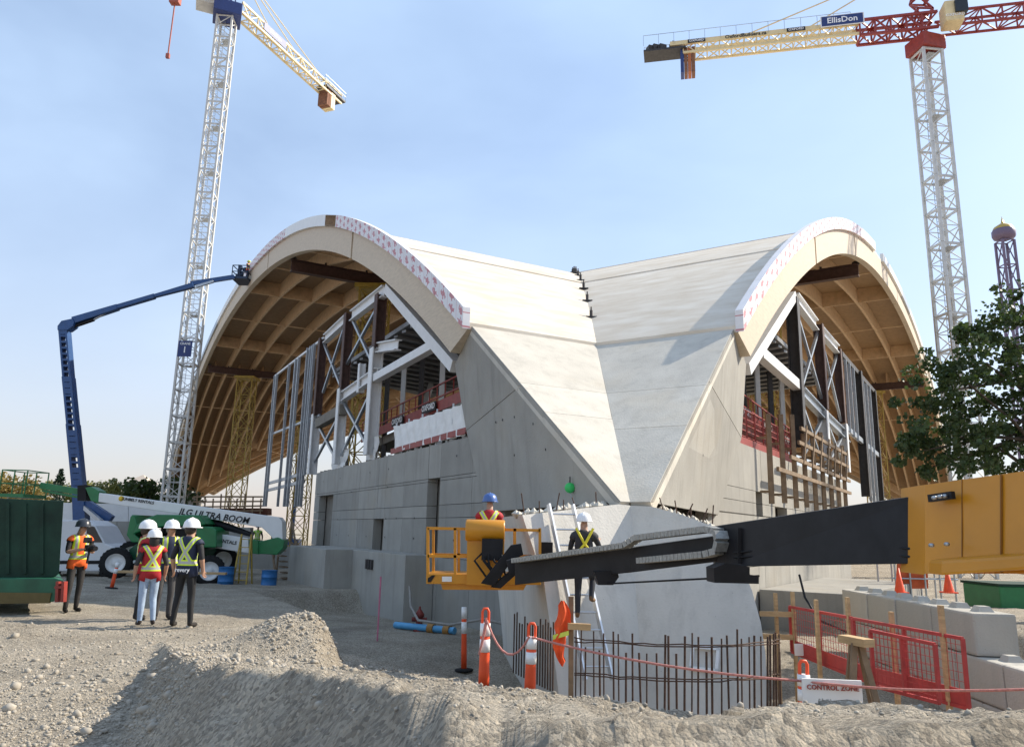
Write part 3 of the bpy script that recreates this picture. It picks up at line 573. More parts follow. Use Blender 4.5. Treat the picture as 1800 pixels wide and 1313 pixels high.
# temporary dark steel beams under the ribs, each on a yellow lattice shoring tower
def tower(label,base,top,wd):
    t=thing('shoring_tower',label,'tower',base,group=None); x,y,z0=base; b=MB()
    cs=[(x+i*wd/2,y+j*wd/2) for i,j in ((-1,-1),(1,-1),(1,1),(-1,1))]
    for c in cs: MB().bar((*c,z0),(*c,top-.5),.12,.12).build('leg','yel',t)
    n=max(3,int((top-z0)/(wd*1.05)))
    for k in range(n):
        za,zb_=z0+(top-.5-z0)*k/n,z0+(top-.5-z0)*(k+1)/n; b=MB()
        for i in range(4):
            a,c=cs[i],cs[(i+1)%4]; b.bar((*a,za),(*c,zb_),.06); b.bar((*c,za),(*a,zb_),.06); b.bar((*a,zb_),(*c,zb_),.07)
        b.build('lattice_bay','yel',t)
    MB().box((x,y,top-.35),(wd*1.35,wd*1.35,.3)).build('head_plate','yel',t)
    b=MB(); b.box((x,y,top-.1),(.5,.5,.25)); b.build('jack','dark',t); return t
for sg,s,oe,lab,k in ((-1,30,9.5,'dark steel beam under the ribs near the left arch crown',0),(-1,-20,9,'dark steel beam under the ribs far down the left vault',1),(1,30,9.5,'dark steel beam under the ribs near the right arch crown',2),(1,-22,9,'dark steel beam under the ribs far down the right vault',3)):
    z=zt(s)-RIBD-.45; o=MB().ibeam(W(sg,s,.45,z),W(sg,s,oe,z),.5,.85,.06).build('temporary_beam','brown',arena); o['label']=lab
    for f in (.6,3.0,6.0): MB().box(W(sg,s,f,z+.5),(.35,.35,.22)).build('bearing_block','dark',o)
towers=[(-1,-20,5.3,'yellow lattice shoring tower under the far left beam',1.9),(-1,30,6.6,'yellow lattice shoring tower behind the left steel frame',1.9),(-1,-3,9.5,'yellow lattice shoring tower farther in beneath the left vault',1.9),(1,30,7.,'yellow lattice shoring tower behind the right steel frame',1.9),(1,-22,6.5,'yellow lattice shoring tower under the far right beam',1.9)]
for sg,s,o,lab,wd in towers:
    p=W(sg,s,o,0); tower(lab,(p[0],p[1],-.9),zt(s)-RIBD-.85 if s!=-3 else 13.5,wd)

# ================================================================== helpers for machines
def prismY(b,poly,Y,th,mi=0):           # outline seen from the front at distance Y, with real thickness behind it
    P=[atY(u,v,Y) for u,v in poly]; b.prism(P,(0,th,0),mi); return b
def wheel(t,c,r,wd,rz,rimc='liftw',name='wheel'):
    b=MB(); b.lathe((0,0,0),[(r*.62,-wd/2),(r*.93,-wd/2),(r,-wd*.36),(r,wd*.36),(r*.93,wd/2),(r*.62,wd/2)],28,'x',cap=False)
    for k in range(22):
        a=2*math.pi*k/22
        for sd in (-1,1): b.bar((sd*wd*.05,math.cos(a)*r*1.0,math.sin(a)*r*1.0),(sd*wd*.5,math.cos(a+.14)*r*.99,math.sin(a+.14)*r*.99),.07*r,.06*r)
    o=b.build(name,'rub'); o.data.transform(Matrix.Translation(V3(c))@Matrix.Rotation(rz,4,'Z')); setp(o,t)
    b=MB(); b.lathe((0,0,0),[(.02,-wd*.30),(r*.2,-wd*.34),(r*.25,-wd*.2),(r*.5,-wd*.22),(r*.63,-wd*.5),(r*.63,wd*.5),(r*.5,wd*.22),(r*.2,wd*.34),(.02,wd*.3)],24,'x')
    q=b.build('rim',rimc); q.data.transform(Matrix.Translation(V3(c))@Matrix.Rotation(rz,4,'Z')); setp(q,o); return o
# ---- green and white boom lift parked left
YG=33.; g=thing('boom_lift','green and white boom lift with lowered telescopic boom behind the four people','boom lift',(*atY(290,1012,YG)[:2],-.6))
bm=prismY(MB(),[(174,866),(490,909),(496,917),(497,954),(488,957),(474,940),(460,927),(340,907),(172,882)],YG-.3,.6).build('upper_boom','liftw',g,bev=.03)
xd=(316,0,-43); xw=atY(490,909,YG)-atY(174,866,YG); up_=(0,0,1)
text('JLG ULTRA BOOM','lettering',.37,'ink',bm,atY(376,907,YG-.32),xw,up_,shear=.2); text('SUNBELT RENTALS','lettering',.165,'ink',bm,atY(242,880,YG-.32),xw,up_)
MB().lathe(atY(213,876,YG-.31),[(.01,-.01),(.11,-.01),(.11,.01),(.01,.01)],12,'y').build('sun_emblem',mat('emblem_yellow',(.75,.5,.03),.5),bm)
lb=prismY(MB(),[(378,937),(436,946),(438,972),(378,963)],YG-.4,.55).build('lower_boom','liftw',g,bev=.02); text('RENTALS','lettering',.20,'ink',lb,atY(399,952,YG-.42),atY(436,958,YG)-atY(379,949,YG),up_)
prismY(MB(),[(438,947),(454,950),(454,974),(438,972)],YG-.45,.65).build('boom_sleeve','green',g,bev=.02); prismY(MB(),[(454,952),(488,944),(500,950),(497,964),(486,975),(454,973)],YG-.4,.6).build('knuckle','green',g,bev=.03)
MB().tube([atY(362,915,YG),atY(400,926,YG),atY(440,939,YG)],[.16,.16,.10],10).build('lift_cylinder','black',g)
hd=MB(); prismY(hd,[(233,939),(240,922),(256,911),(275,904),(350,905),(362,921),(350,925),(336,926),(300,923),(254,931)],YG-1.2,2.2); hd.build('engine_hood','green',g,bev=.05)
prismY(MB(),[(229,908),(233,904),(237,908),(241,922),(236,938),(252,953),(231,953),(222,940)],YG-1.,1.9).build('counterweight','green',g,bev=.04)
b=MB()
for k in range(26): 
    q=atY(random.uniform(252,342),random.uniform(930,955),YG-random.uniform(.2,.9)); b.box(q,(random.uniform(.2,.6),.3,random.uniform(.15,.4)))
kind(b.build('engine','black',g),'stuff'); prismY(MB(),[(345,928),(352,924),(374,926),(380,932),(380,962),(344,962)],YG-1.1,1.5).build('control_cabinet','green',g,bev=.05)
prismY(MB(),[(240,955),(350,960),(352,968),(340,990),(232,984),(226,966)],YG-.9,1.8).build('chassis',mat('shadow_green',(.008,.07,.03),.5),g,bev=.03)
for u,v,dy in ((204,989,-1.2),(368,1003,-1.2),(232,975,1.3),(392,984,1.3)): wheel(g,atY(u,v,YG+dy),.60,.48,math.pi/2+.35)
b=MB(); prismY(b,[(150,857),(160,855),(174,863),(173,884),(160,880)],YG-.3,.6); b.build('boom_head','green',g)
b=MB(); b.bar(atY(150,866,YG),atY(72,853,YG),.16,.26); b.bar(atY(140,874,YG),atY(75,862,YG),.07,.1); b.build('jib','green',g); prismY(MB(),[(136,853),(150,852),(152,880),(136,880)],YG-.25,.5).build('jib_pivot','black',g)
bk=MB(); x0,x1,zz=atY(18,870,YG)[0],atY(62,870,YG)[0],atY(40,872,YG)[2]
bk.box(((x0+x1)/2,YG,zz),(x1-x0,1.6,.14))
for xx_ in (x0,x1,(x0+x1)/2):
    for yy in (-.75,.75): bk.bar((xx_,YG+yy,zz),(xx_,YG+yy,zz+1.05),.04)
for h in (.5,1.05):
    for yy in (-.75,.75): bk.bar((x0,YG+yy,zz+h),(x1,YG+yy,zz+h),.04)
    for xx_ in (x0,x1): bk.bar((xx_,YG-.75,zz+h),(xx_,YG+.75,zz+h),.04)
bk.build('basket','green',g)
# ---- white van behind
vY=36.; v0=atY(100,1010,vY); t=thing('parked_van','white panel van parked behind the man with the camera','van',(*v0[:2],-.6))
b=prismY(MB(),[(60,1004),(60,925),(72,914),(150,914),(168,924),(185,955),(204,964),(212,975),(212,1004)],vY-1,2.0); b.build('body','van',t,bev=.06)
prismY(MB(),[(153,922),(166,926),(180,953),(160,953),(152,940)],vY-1.015,.02).build('side_window','glass',t); prismY(MB(),[(170,927),(185,953),(183,955),(168,929)],vY-.9,1.8).build('windscreen','glass',t)
prismY(MB(),[(60,985),(212,985),(212,991),(60,991)],vY-1.02,.03).build('trim_strip','black',t)
for u in (92,190): wheel(t,atY(u,1002,vY-.85),.36,.26,math.pi/2,'galv')
# ---- low concrete wall behind van, white site hoarding and far scaffold
t=thing('retaining_wall','low grey concrete retaining wall behind the van and green lift','wall',(*atY(200,990,40)[:2],-.8))
for k,(u0,u1,vt) in enumerate(((60,130,914),(131,205,915),(206,262,916),(263,330,924),(331,400,926),(401,440,926),(441,530,960))): prismY(MB(),[(u0,1000),(u0,vt),(u1,vt+1),(u1,1000)],40.,.5).build('wall_panel','conc',t)
for k,(u0,u1,v0_,v1) in enumerate(((100,225,883,905),(226,320,888,908))):
    t=MB(); prismY(t,[(u0,v1+14),(u0,v0_),(u1,v0_+3),(u1,v1+14)],66.,2.2); tag(t.build('site_hoarding','liftw'),['long white hoarding beyond the blue boom lift','shorter white hoarding next to the tower crane base'][k],'hoarding')
t=thing('scaffold','brown scaffold stack under the far end of the left vault','scaffold',(*atY(400,900,80)[:2],-.9))
for k in range(9): MB().bar(atY(345+k*14,905,80),atY(347+k*14,868+(k%3)*4,80),.12).build('standard','oldwood',t)
for k in range(4): MB().bar(atY(340,900-k*9,80),atY(462,897-k*8,80),.15).build('ledger','oldwood',t)
prismY(MB(),[(350,905),(350,893),(470,893),(470,905)],80.5,1.5).build('deck',mat('brick_red_ply',(.14,.05,.03),.8),t)
def binY(b,poly,Y,th): P=[atY(u,v,Y) for u,v in poly]; b.prism(P,(-.62*th,th,0)); return b
# ---- dark green waste bin at the left edge
t=thing('waste_bin','big dark green steel waste bin with a raised lid panel','waste bin',(*atY(60,1050,15.5)[:2],.0)); bY=15.6
binY(MB(),[(-120,1022),(-120,876),(-40,874),(112,880),(104,1008),(96,1014)],bY,2.2).build('lid','dgreen',t,bev=.02)
binY(MB(),[(-120,1058),(-120,1016),(96,1016),(112,1020),(104,1050),(92,1058)],bY-.25,2.6).build('body',mat('bin_body_green',(.012,.10,.05),.5,0,.3,2.),t,bev=.02)
prismY(MB(),[(-118,1040),(90,1042),(86,1060),(-118,1062)],bY-.27,.06).build('skirt',mat('rusty_skirt',(.12,.09,.03),.8),t)
for k in range(7): prismY(MB(),[(-110+k*30,1008),(-110+k*30,884),(-104+k*30,884),(-104+k*30,1008)],bY-.03,.05).build('stiffener','dgreen',t)
for u in (98,108): prismY(MB(),[(u,1022),(u+5,1022),(u+3,1058),(u-2,1058)],bY-.35,.12).build('hinge_arm','red',t)
prismY(MB(),[(96,1030),(112,1030),(110,1034),(95,1034)],bY-.36,.1).build('hinge_bar','red',t)
# ---- drums, delineators, lumber on the ground at left
for k,(u,v,lab) in enumerate(((395,1036,'blue open drum beside the yellow step ladder'),(471,1042,'blue open drum below the green lift knuckle'))):
    p=atY(u,v,31.5); b=MB(); b.lathe((p[0],p[1],p[2]),[(.30,0),(.31,.02),(.30,.3),(.315,.31),(.30,.33),(.30,.6),(.315,.61),(.30,.63),(.30,.86),(.32,.88),(.28,.88),(.28,.1)],20); tag(b.build('drum','dblue'),lab,'drum')
def delineator(u,vtop,Y,label,lean=0,loop=True):
    tp=atY(u,vtop,Y); p=np.array([tp[0],tp[1],G(tp[0],tp[1])]); h=max(.55,tp[2]-p[2]); t=thing('delineator_post',label,'delineator post',p)
    b=MB(); dx=lean; n=6; r=.055
    pr=[(.06,0),(.058,h*.25),(.053,h*.5),(.05,h*.78)]
    b.lathe((0,0,0),[(.0,.0)]+pr+[(.03,h*.80)],14); o=b.build('tube','orange'); 
    if loop:
        b=MB(); b.tube([(-.035,0,h*.78),(-.035,0,h*.95),(-.02,0,h*.99),(.02,0,h*.99),(.035,0,h*.95),(.035,0,h*.78)],.016,6); q=b.build('handle','orange'); setp(q,t); q.matrix_parent_inverse=Matrix()
    setp(o,t); o.matrix_parent_inverse=Matrix()
    for z in (.55,.74): 
        q=MB().lathe((0,0,z*h),[(.0,-.075*h),(.0572,-.075*h),(.0560,.075*h),(.0,.075*h)],14).build('reflective_band','refl'); setp(q,t); q.matrix_parent_inverse=Matrix()
    q=MB().lathe((0,0,0),[(.0,0),(.19,0),(.19,.03),(.08,.05),(.0,.05)],12).build('base','rub'); setp(q,t); q.matrix_parent_inverse=Matrix(); t.rotation_euler=(0,lean,0); return t
delineator(203,978,25.,'leaning orange delineator post between the camera man and the group',.12,False)
delineator(854,1068,8.7,'orange delineator post with loop handle on the mound edge tied with rope'); delineator(933,1094,8.3,'short orange delineator with rope knotted round it',0.02)
delineator(820,1042,16.5,'orange delineator post by the pit under the yellow basket',-.03,False); delineator(1408,1160,7.4,'orange delineator with loop handle beside the control zone sign',0.03)
for u,v,Y,w_,lab in ((330,1043,28,5.,'long plank lying left of the blue drums'),(300,1008,29,4.,'plank on the dirt in front of the green lift wheels')):
    p=atY(u,v,Y); tag(MB().box((p[0],p[1],p[2]+.04),(w_,.25,.08),.06).build('plank','lumber'),lab,'plank')
# yellow step ladder near the drums
p=atY(425,1032,32); t=thing('step_ladder','yellow step ladder standing behind the blue drums','ladder',p)
for i in (-1,1): MB().bar((p[0]+i*.28,p[1]-.35,p[2]),(p[0]+i*.2,p[1],p[2]+2.1),.06).build('rail','yel',t); MB().bar((p[0]+i*.28,p[1]+.4,p[2]),(p[0]+i*.2,p[1],p[2]+2.1),.05).build('rear_leg','yel',t)
for k in range(6): z=.3+k*.32; f=z/2.1; MB().bar((p[0]-.27+.07*f,p[1]-.35*(1-f),p[2]+z),(p[0]+.27-.07*f,p[1]-.35*(1-f),p[2]+z),.05,.03).build('step','yel',t)
# ---- timber access stair at the wall
t=thing('timber_stair','weathered timber stair against the base wall','stair',W(-1,45.5,-1.6,-.6))
for k in range(6): MB().box(W(-1,45.3-.28*k,-1.4,-.5+k*.24),(.9,.28,.05),math.atan2(tl[1],tl[0])).build('tread','oldwood',t)
for o in (-1.85,-.95):
    MB().bar(W(-1,45.6,o,-.6),W(-1,43.6,o,1.1),.06,.22).build('stringer','oldwood',t); MB().bar(W(-1,45.6,o,.4),W(-1,43.6,o,2.1),.06,.1).build('handrail','oldwood',t)
    for k in range(3): s=45.5-k*.9; z=-.6+k*.75; MB().bar(W(-1,s,o,z),W(-1,s,o,z+1.1),.07).build('newel','oldwood',t)
# ---- blue boom lift reaching up to the arch edge
YB=62.; t=thing('boom_lift','tall blue boom lift reaching up to the left arch edge','boom lift',(*atY(135,905,YB)[:2],-.9))
def holed(pl,pr,n,solid):
    m=MB()
    for k in range(n):
        f0,f1=k/n,(k+1)/n; 
        for a,c in (((0,.22)),((.78,1))): 
            q=[(pl[0][0]+(pr[0][0]-pl[0][0])*x+((pl[1][0]+(pr[1][0]-pl[1][0])*x)-(pl[0][0]+(pr[0][0]-pl[0][0])*x))*f, pl[0][1]+(pl[1][1]-pl[0][1])*f) for x,f in ((a,f0),(c,f0),(c,f1),(a,f1))]; prismY(m,q,YB-.35,.7)
        fm=f0+(f1-f0)*(.9 if k in solid else .32)
        q=[(pl[0][0]+(pr[0][0]-pl[0][0])*x+((pl[1][0]+(pr[1][0]-pl[1][0])*x)-(pl[0][0]+(pr[0][0]-pl[0][0])*x))*f, pl[0][1]+(pl[1][1]-pl[0][1])*f) for x,f in ((.22,f0),(.78,f0),(.78,fm),(.22,fm))]; prismY(m,q,YB-.35,.7)
    return m
holed(((102,578),(109,662)),((117,578),(124,662)),8,(0,)).build('tower_section','blue',t)
holed(((108,662),(116,745)),((125,662),(133,745)),8,(0,1,2)).build('tower_section','blue',t)
holed(((115,745),(126,865)),((134,745),(146,865)),11,(1,2,3,4,7,8,9,10)).build('tower_section','blue',t)
prismY(MB(),[(126,865),(146,865),(150,925),(128,925)],YB-.4,.8).build('tower_section','blue',t)
prismY(MB(),[(101,580),(101,573),(108,564),(127,560),(130,566),(128,573),(118,580)],YB-.4,.8).build('elbow','blue',t)
prismY(MB(),[(125,557),(205,534),(205,543),(127,569)],YB-.3,.6).build('main_boom','blue',t,bev=.04); prismY(MB(),[(205,535),(270,516),(270,523),(205,542)],YB-.25,.5).build('main_boom','blue',t); prismY(MB(),[(270,517),(326,500),(338,496),(340,504),(326,508),(270,522)],YB-.2,.4).build('main_boom','blue',t)
MB().tube([atY(130,574,YB),atY(165,562,YB)],.16,8).build('lift_cylinder','black',t); MB().tube([atY(165,562,YB),atY(196,545,YB)],.09,8).build('cylinder_rod','galv',t)
MB().bar(atY(335,499,YB),atY(412,487,YB+1),.28,.36).build('jib','blue',t); MB().bar(atY(345,504,YB),atY(375,495,YB),.2,.2).build('jib_link','galv',t)
MB().bar(atY(146,880,YB),atY(196,913,YB),.5,.6).build('outrigger','blue',t); MB().bar(atY(140,884,YB),atY(178,917,YB-1),.3,.3).build('outrigger_leg','galv',t)
pb=atY(427,494,YB+2.); b=MB(); b.box((pb[0],pb[1],pb[2]),(1.4,2.0,.2))
for i in (-1,0,1):
    for j in (-1,1): b.bar((pb[0]+i*.65,pb[1]+j*.95,pb[2]),(pb[0]+i*.65,pb[1]+j*.95,pb[2]+1.1),.06)
for h in (.55,1.1):
    for j in (-1,1): b.bar((pb[0]-.65,pb[1]+j*.95,pb[2]+h),(pb[0]+.65,pb[1]+j*.95,pb[2]+h),.06); b.bar((pb[0]+j*.65,pb[1]-.95,pb[2]+h),(pb[0]+j*.65,pb[1]+.95,pb[2]+h),.06)
for k in range(12): b.box((pb[0]-.5+random.random()*.5,pb[1]+random.uniform(-.8,.8),pb[2]+random.uniform(.2,1.3)),(.25,.3,.3))
b.build('basket',mat('basket_blue',(.012,.03,.07),.5),t); BLUE_BASKET=pb
MB().box((atY(138,930,YB)[0],YB,-.1),(3.2,2.4,1.)).build('chassis','blue',t,bev=.05)
for i in (-1,1):
    for j in (-1,1): wheel(t,(atY(138,930,YB)[0]+i*1.3,YB+j*1.1,-.35),.55,.4,math.pi/2)
# dark lift basket at work under the left vault
pb=FP(-1,505,606,14); t=thing('boom_lift','small dark lift basket raised beneath the left vault ribs','boom lift',(pb[0]+2,pb[1]+4,-.9))
b=MB(); b.box(pb-np.array([0,0,.6]),(2.,1.6,.25))
for i in (-1,1):
    for j in (-1,1): b.bar(pb+np.array([i*.9,j*.7,-.6]),pb+np.array([i*.9,j*.7,.5]),.08)
for h in (0,.5):
    for j in (-1,1): b.bar(pb+np.array([-.9,j*.7,h]),pb+np.array([.9,j*.7,h]),.08)
for k in range(8): b.box(pb+np.array([random.uniform(-.8,.8),random.uniform(-.5,.5),random.uniform(-.4,.8)]),(.4,.4,.5))
b.build('basket','black',t); MB().bar(pb+np.array([.8,0,-.5]),(pb[0]+3,pb[1]+3,pb[2]-5),.35,.4).build('jib','blue',t); MB().bar((pb[0]+3,pb[1]+3,pb[2]-5),(pb[0]+2,pb[1]+4,-.5),.5,.6).build('main_boom','blue',t); MB().box((pb[0]+2,pb[1]+4,-.4),(3,2,1)).build('chassis','blue',t)

# ================================================================== tower cranes
def lattice(b,p,q,wd,ht,n,r,up=(0,0,1)):
    p,q=V3(p),V3(q); d=(q-p).normalized(); x=d.cross(Vector(up)).normalized(); y=x.cross(d); P=lambda f,i,j:p+(q-p)*f+x*(i*wd/2)+y*(j*ht/2)
    for k in range(n):
        f0,f1=k/n,(k+1)/n; s=1 if k%2 else -1
        for j in (-1,1): b.bar(P(f0,-s,j),P(f1,s,j),r); b.bar(P(f1,-1,j),P(f1,1,j),r)
        for i in (-1,1): b.bar(P(f0,i,-s),P(f1,i,s),r); b.bar(P(f1,i,-1),P(f1,i,1),r)
def mast(t,x,y,z0,z1,wd,nsec,mk,rot=0.):
    R=lambda i,j:(x+wd/2*(i*math.cos(rot)-j*math.sin(rot)),y+wd/2*(i*math.sin(rot)+j*math.cos(rot)))
    cs=[R(-1,-1),R(1,-1),R(1,1),R(-1,1)]; H=(z1-z0)/nsec
    for k in range(nsec):
        b=MB(); za,zb=z0+k*H,z0+(k+1)*H
        for c in cs: b.bar((*c,za),(*c,zb-.03),.22)
        for i in range(4):
            a,c=cs[i],cs[(i+1)%4]; zm=(za+zb)/2
            for (zl,zh,fl) in ((za,zm,0),(zm,zb,1)):
                u,v=(a,c) if fl else (c,a)
                b.bar((*u,zl),(*v,zh),.07); b.bar((*a,zh),(*c,zh),.06)
            b.bar((*a,zb-.12),(*c,zb-.12),.12,.1)
        o=b.build('mast_section',mk,t); b=MB()
        lx,ly=R(-.35,0); 
        for dx in (-.2,.2): b.bar((lx+dx,ly,za),(lx+dx,ly,zb),.04)
        for q in range(int(H/.35)): b.bar((lx-.2,ly,za+q*.35),(lx+.2,ly,za+q*.35),.03)
        b.build('ladder','galv',o)
        if k%2==0: MB().box((*R(.25,0),zb-.25),(wd*.5,wd*.7,.05),rot).build('landing','galv',o)
# left crane (cream counter-jib running away to the right)
yl=82.; xl=atY(352,450,yl)[0]; zl=atY(403,22,yl)[2]
t=thing('tower_crane','grey tower crane with cream counter-jib and blue slewing ring beside the left vault','crane',(xl,yl,-.9))
mast(t,xl,yl,-.9,zl-1.,1.75,22,'craneg',.10)
b=MB(); b.box((xl,yl,zl-.2),(3.2,3.2,1.6),.4); b.build('slewing_ring','navy',t,bev=.1); MB().box((xl-2.4,yl-.3,zl+1.5),(2.6,2.2,2.4),.4).build('cab','craneg',t,bev=.1)
E1=atz(598,182,zl+1.6); A1=np.array([xl,yl,zl+1.6]); dj=(E1-A1)/np.linalg.norm(E1-A1); LJ=np.linalg.norm(E1-A1)
b=MB(); lattice(b,A1+dj*1.5,A1+dj*LJ*.80,1.5,1.3,12,.10)
sx=np.cross(dj,[0,0,1]); 
for i in (-1,1):
    for h in (-.65,.65): b.bar(A1+dj*1.5+sx*i*.75+[0,0,h],A1+dj*LJ*.97+sx*i*.75+[0,0,h],.2,.24)
CJ=b.build('counter_jib','craney',t)
MB().bar(A1+dj*LJ*.80,A1+dj*LJ,1.9,.25).build('platform','dark',CJ); 
b=MB()
for i in (-1,1):
    for f in np.linspace(.78,1,6): b.bar(A1+dj*LJ*f+sx*i*.95,A1+dj*LJ*f+sx*i*.95+[0,0,1.4],.05)
    for h in (.8,1.4): b.bar(A1+dj*LJ*.78+sx*i*.95+[0,0,h],A1+dj*LJ+sx*i*.95+[0,0,h],.05)
b.build('hand_rail','galv',CJ)
for k in range(4): q=A1+dj*(LJ*.83+k*.5)+[0,0,-1.5]; MB().bar(q-sx*.8,q+sx*.8,.42,2.4).build('counterweight',mat('rust_block',(.20,.09,.05),.85,0,.3,3.) if k<2 else 'craney',CJ)
pt=A1+np.array([0,0,6.]); b=MB(); 
for f in (.35,.62,.9): b.tube([pt,A1+dj*LJ*f+[0,0,.7]],.07,6)
b.build('pendant','craney',t); b=MB(); lattice(b,A1,pt,1.3,1.3,5,.12,up=(0,1,0)); b.build('tower_head','navy',t)
q=A1+dj*LJ*.32+sx*(.85 if sx[1]<0 else -.85)+[0,0,.2]; s_=1 if sx[1]<0 else -1
sg_=MB().bar(q-dj*2.2,q+dj*2.2,.08,1.1).build('sign','navy',CJ); text('EllisDon','lettering',.7,'wink',sg_,q+sx*s_*.06,dj*s_,(0,0,1))
b=MB(); lattice(b,A1-dj*1.5,A1-dj*38,1.4,1.3,22,.1); 
for i in (-1,1): b.bar(A1-dj*1.5+sx*i*.7+[0,0,-.6],A1-dj*38+sx*i*.7+[0,0,-.6],.18)
b.build('main_jib','craney',t)
sgq=atY(325,613,yl-1.2); pl=MB().box((sgq[0],sgq[1],sgq[2]),(1.5,.06,1.75)).build('sign','navy',t); text('CRANE','lettering',.36,'wink',pl,sgq+[0,-.05,.55],(1,0,0),(0,0,1)); text('1','lettering',.95,'wink',pl,sgq+[0,-.05,-.15],(1,0,0),(0,0,1))
hq=atY(308,2,50.); tag(MB().tube([hq+[0,0,30],hq+[0,0,.6]],.04,6).tube([hq,atY(295,99,50.)],.05,6).box(hq+[0,0,.3],(.7,.5,1.1)).box(atY(295,99,50.),(.25,.2,.35)).build('crane_hook',mat('hook_red',(.35,.09,.06),.6)),'red hook block with a hanging chain sling high above the site','crane hook')
# right crane (red slewing section, cream counter-jib running left)
yr_=60.; xr_=atY(1652,340,yr_)[0]; zr=atY(1626,88,yr_)[2]
t=thing('tower_crane','grey tower crane with red slewing section and white cab behind the leafy tree','crane',(xr_,yr_,-.9)); mast(t,xr_,yr_,-.9,zr-.4,1.75,15,'craneg',.12)
MB().box((xr_,yr_,zr+.3),(2.3,2.3,1.3),.25).build('slewing_ring','red',t,bev=.1); 
A2_=np.array([xr_,yr_,zr+2.4]); E2=atz(1132,100,zr+2.4); dj=(E2-A2_)/np.linalg.norm(E2-A2_); LJ=np.linalg.norm(E2-A2_); sx=np.cross(dj,[0,0,1]); sx=sx if sx[1]<0 else -sx
b=MB(); lattice(b,A2_-dj*1.,A2_+dj*LJ*.22,1.5,1.5,5,.13)
for i in (-1,1):
    for h in (-.75,.75): b.bar(A2_-dj*1.+sx*i*.75+[0,0,h],A2_+dj*LJ*.22+sx*i*.75+[0,0,h],.22)
b.build('slewing_frame','red',t)
b=MB(); lattice(b,A2_+dj*LJ*.22,A2_+dj*LJ*.85,1.3,1.0,14,.08)
for i in (-1,1): b.bar(A2_+dj*LJ*.22+sx*i*.65+[0,0,.55],A2_+dj*LJ*.9+sx*i*.65+[0,0,.55],.22,.42); b.bar(A2_+dj*LJ*.22+sx*i*.65+[0,0,-.5],A2_+dj*LJ*.85+sx*i*.65+[0,0,-.5],.2,.2)
CJ=b.build('counter_jib','craney',t)
q0=A2_+sx*.80+[0,0,.55]; text('OxfordBuilders.ca','lettering',.5,'ink',CJ,q0+dj*LJ*.62,-dj,(0,0,1)); 
for f in (.44,.80): q=q0+dj*LJ*f; MB().bar(q-dj*.8,q+dj*.8,.02,.38).build('sign','ink',CJ); text('OXFORD','lettering',.32,'wink',CJ,q+sx*.02,-dj,(0,0,1))
q=A2_+dj*LJ*.28+sx*.95+[0,0,.85]; sg_=MB().bar(q-dj*1.75,q+dj*1.75,.1,.95).build('sign',['navy'],CJ); text('EllisDon','lettering',.78,'wink',sg_,q+sx*.07,-dj,(0,0,1)); MB().bar(q-dj*1.85,q+dj*1.85,.06,1.1).build('sign_frame','liftw',sg_)
MB().bar(A2_+dj*LJ*.84,A2_+dj*LJ,1.8,.18).build('platform','dark',CJ); b=MB()
for i in (-1,1):
    for f in np.linspace(.25,1,14): b.bar(A2_+dj*LJ*f+sx*i*.9+[0,0,.5],A2_+dj*LJ*f+sx*i*.9+[0,0,1.6],.035)
    b.bar(A2_+dj*LJ*.25+sx*i*.9+[0,0,1.6],A2_+dj*LJ+sx*i*.9+[0,0,1.6],.035)
b.build('hand_rail','galv',CJ)
b=MB()
for k in range(9): b.box(A2_+dj*LJ*random.uniform(.87,.99)+[0,0,.5],(.7,.7,random.uniform(.5,1.1)),.3)
b.build('hoist_winch','dark',CJ)
for k,mk in enumerate(('navy',mat('rust_block'),mat('cw_orange',(.40,.13,.05),.8),mat('rust_block'))): q=A2_+dj*(LJ*.855-k*.34)+[0,0,-1.2]; MB().bar(q-sx*.6,q+sx*.6,.30,2.6).build('counterweight',mk,CJ)
pt=A2_+np.array([0,0,6.5]); b=MB()
for f in (.42,.66): b.tube([pt,A2_+dj*LJ*f+[0,0,.7]],.06,6)
b.build('pendant','craney',t); b=MB(); lattice(b,A2_,pt,1.3,1.3,5,.14,up=(0,1,0)); b.build('tower_head','red',t)
b=MB(); lattice(b,A2_-dj*1.2,A2_-dj*34,1.4,1.4,20,.1)
for i in (-1,1):
    for h in (-.7,.7): b.bar(A2_-dj*1.2+sx*i*.7+[0,0,h],A2_-dj*34+sx*i*.7+[0,0,h],.18)
b.build('main_jib','red',t)
cbq=A2_-dj*1.9+sx*1.3+[0,0,-.2]; cb=MB().box(cbq,(1.5,1.6,2.0),math.atan2(dj[1],dj[0])).build('cab','craney',t,bev=.15); MB().box(cbq+sx*.55-dj*.5+[0,0,.25],(1.0,.9,1.1),math.atan2(dj[1],dj[0])).build('window','glass',cb); text('OXFORD','lettering',.36,'wink',cb,cbq+sx*.84+[0,0,-.5],-dj,(0,0,1))
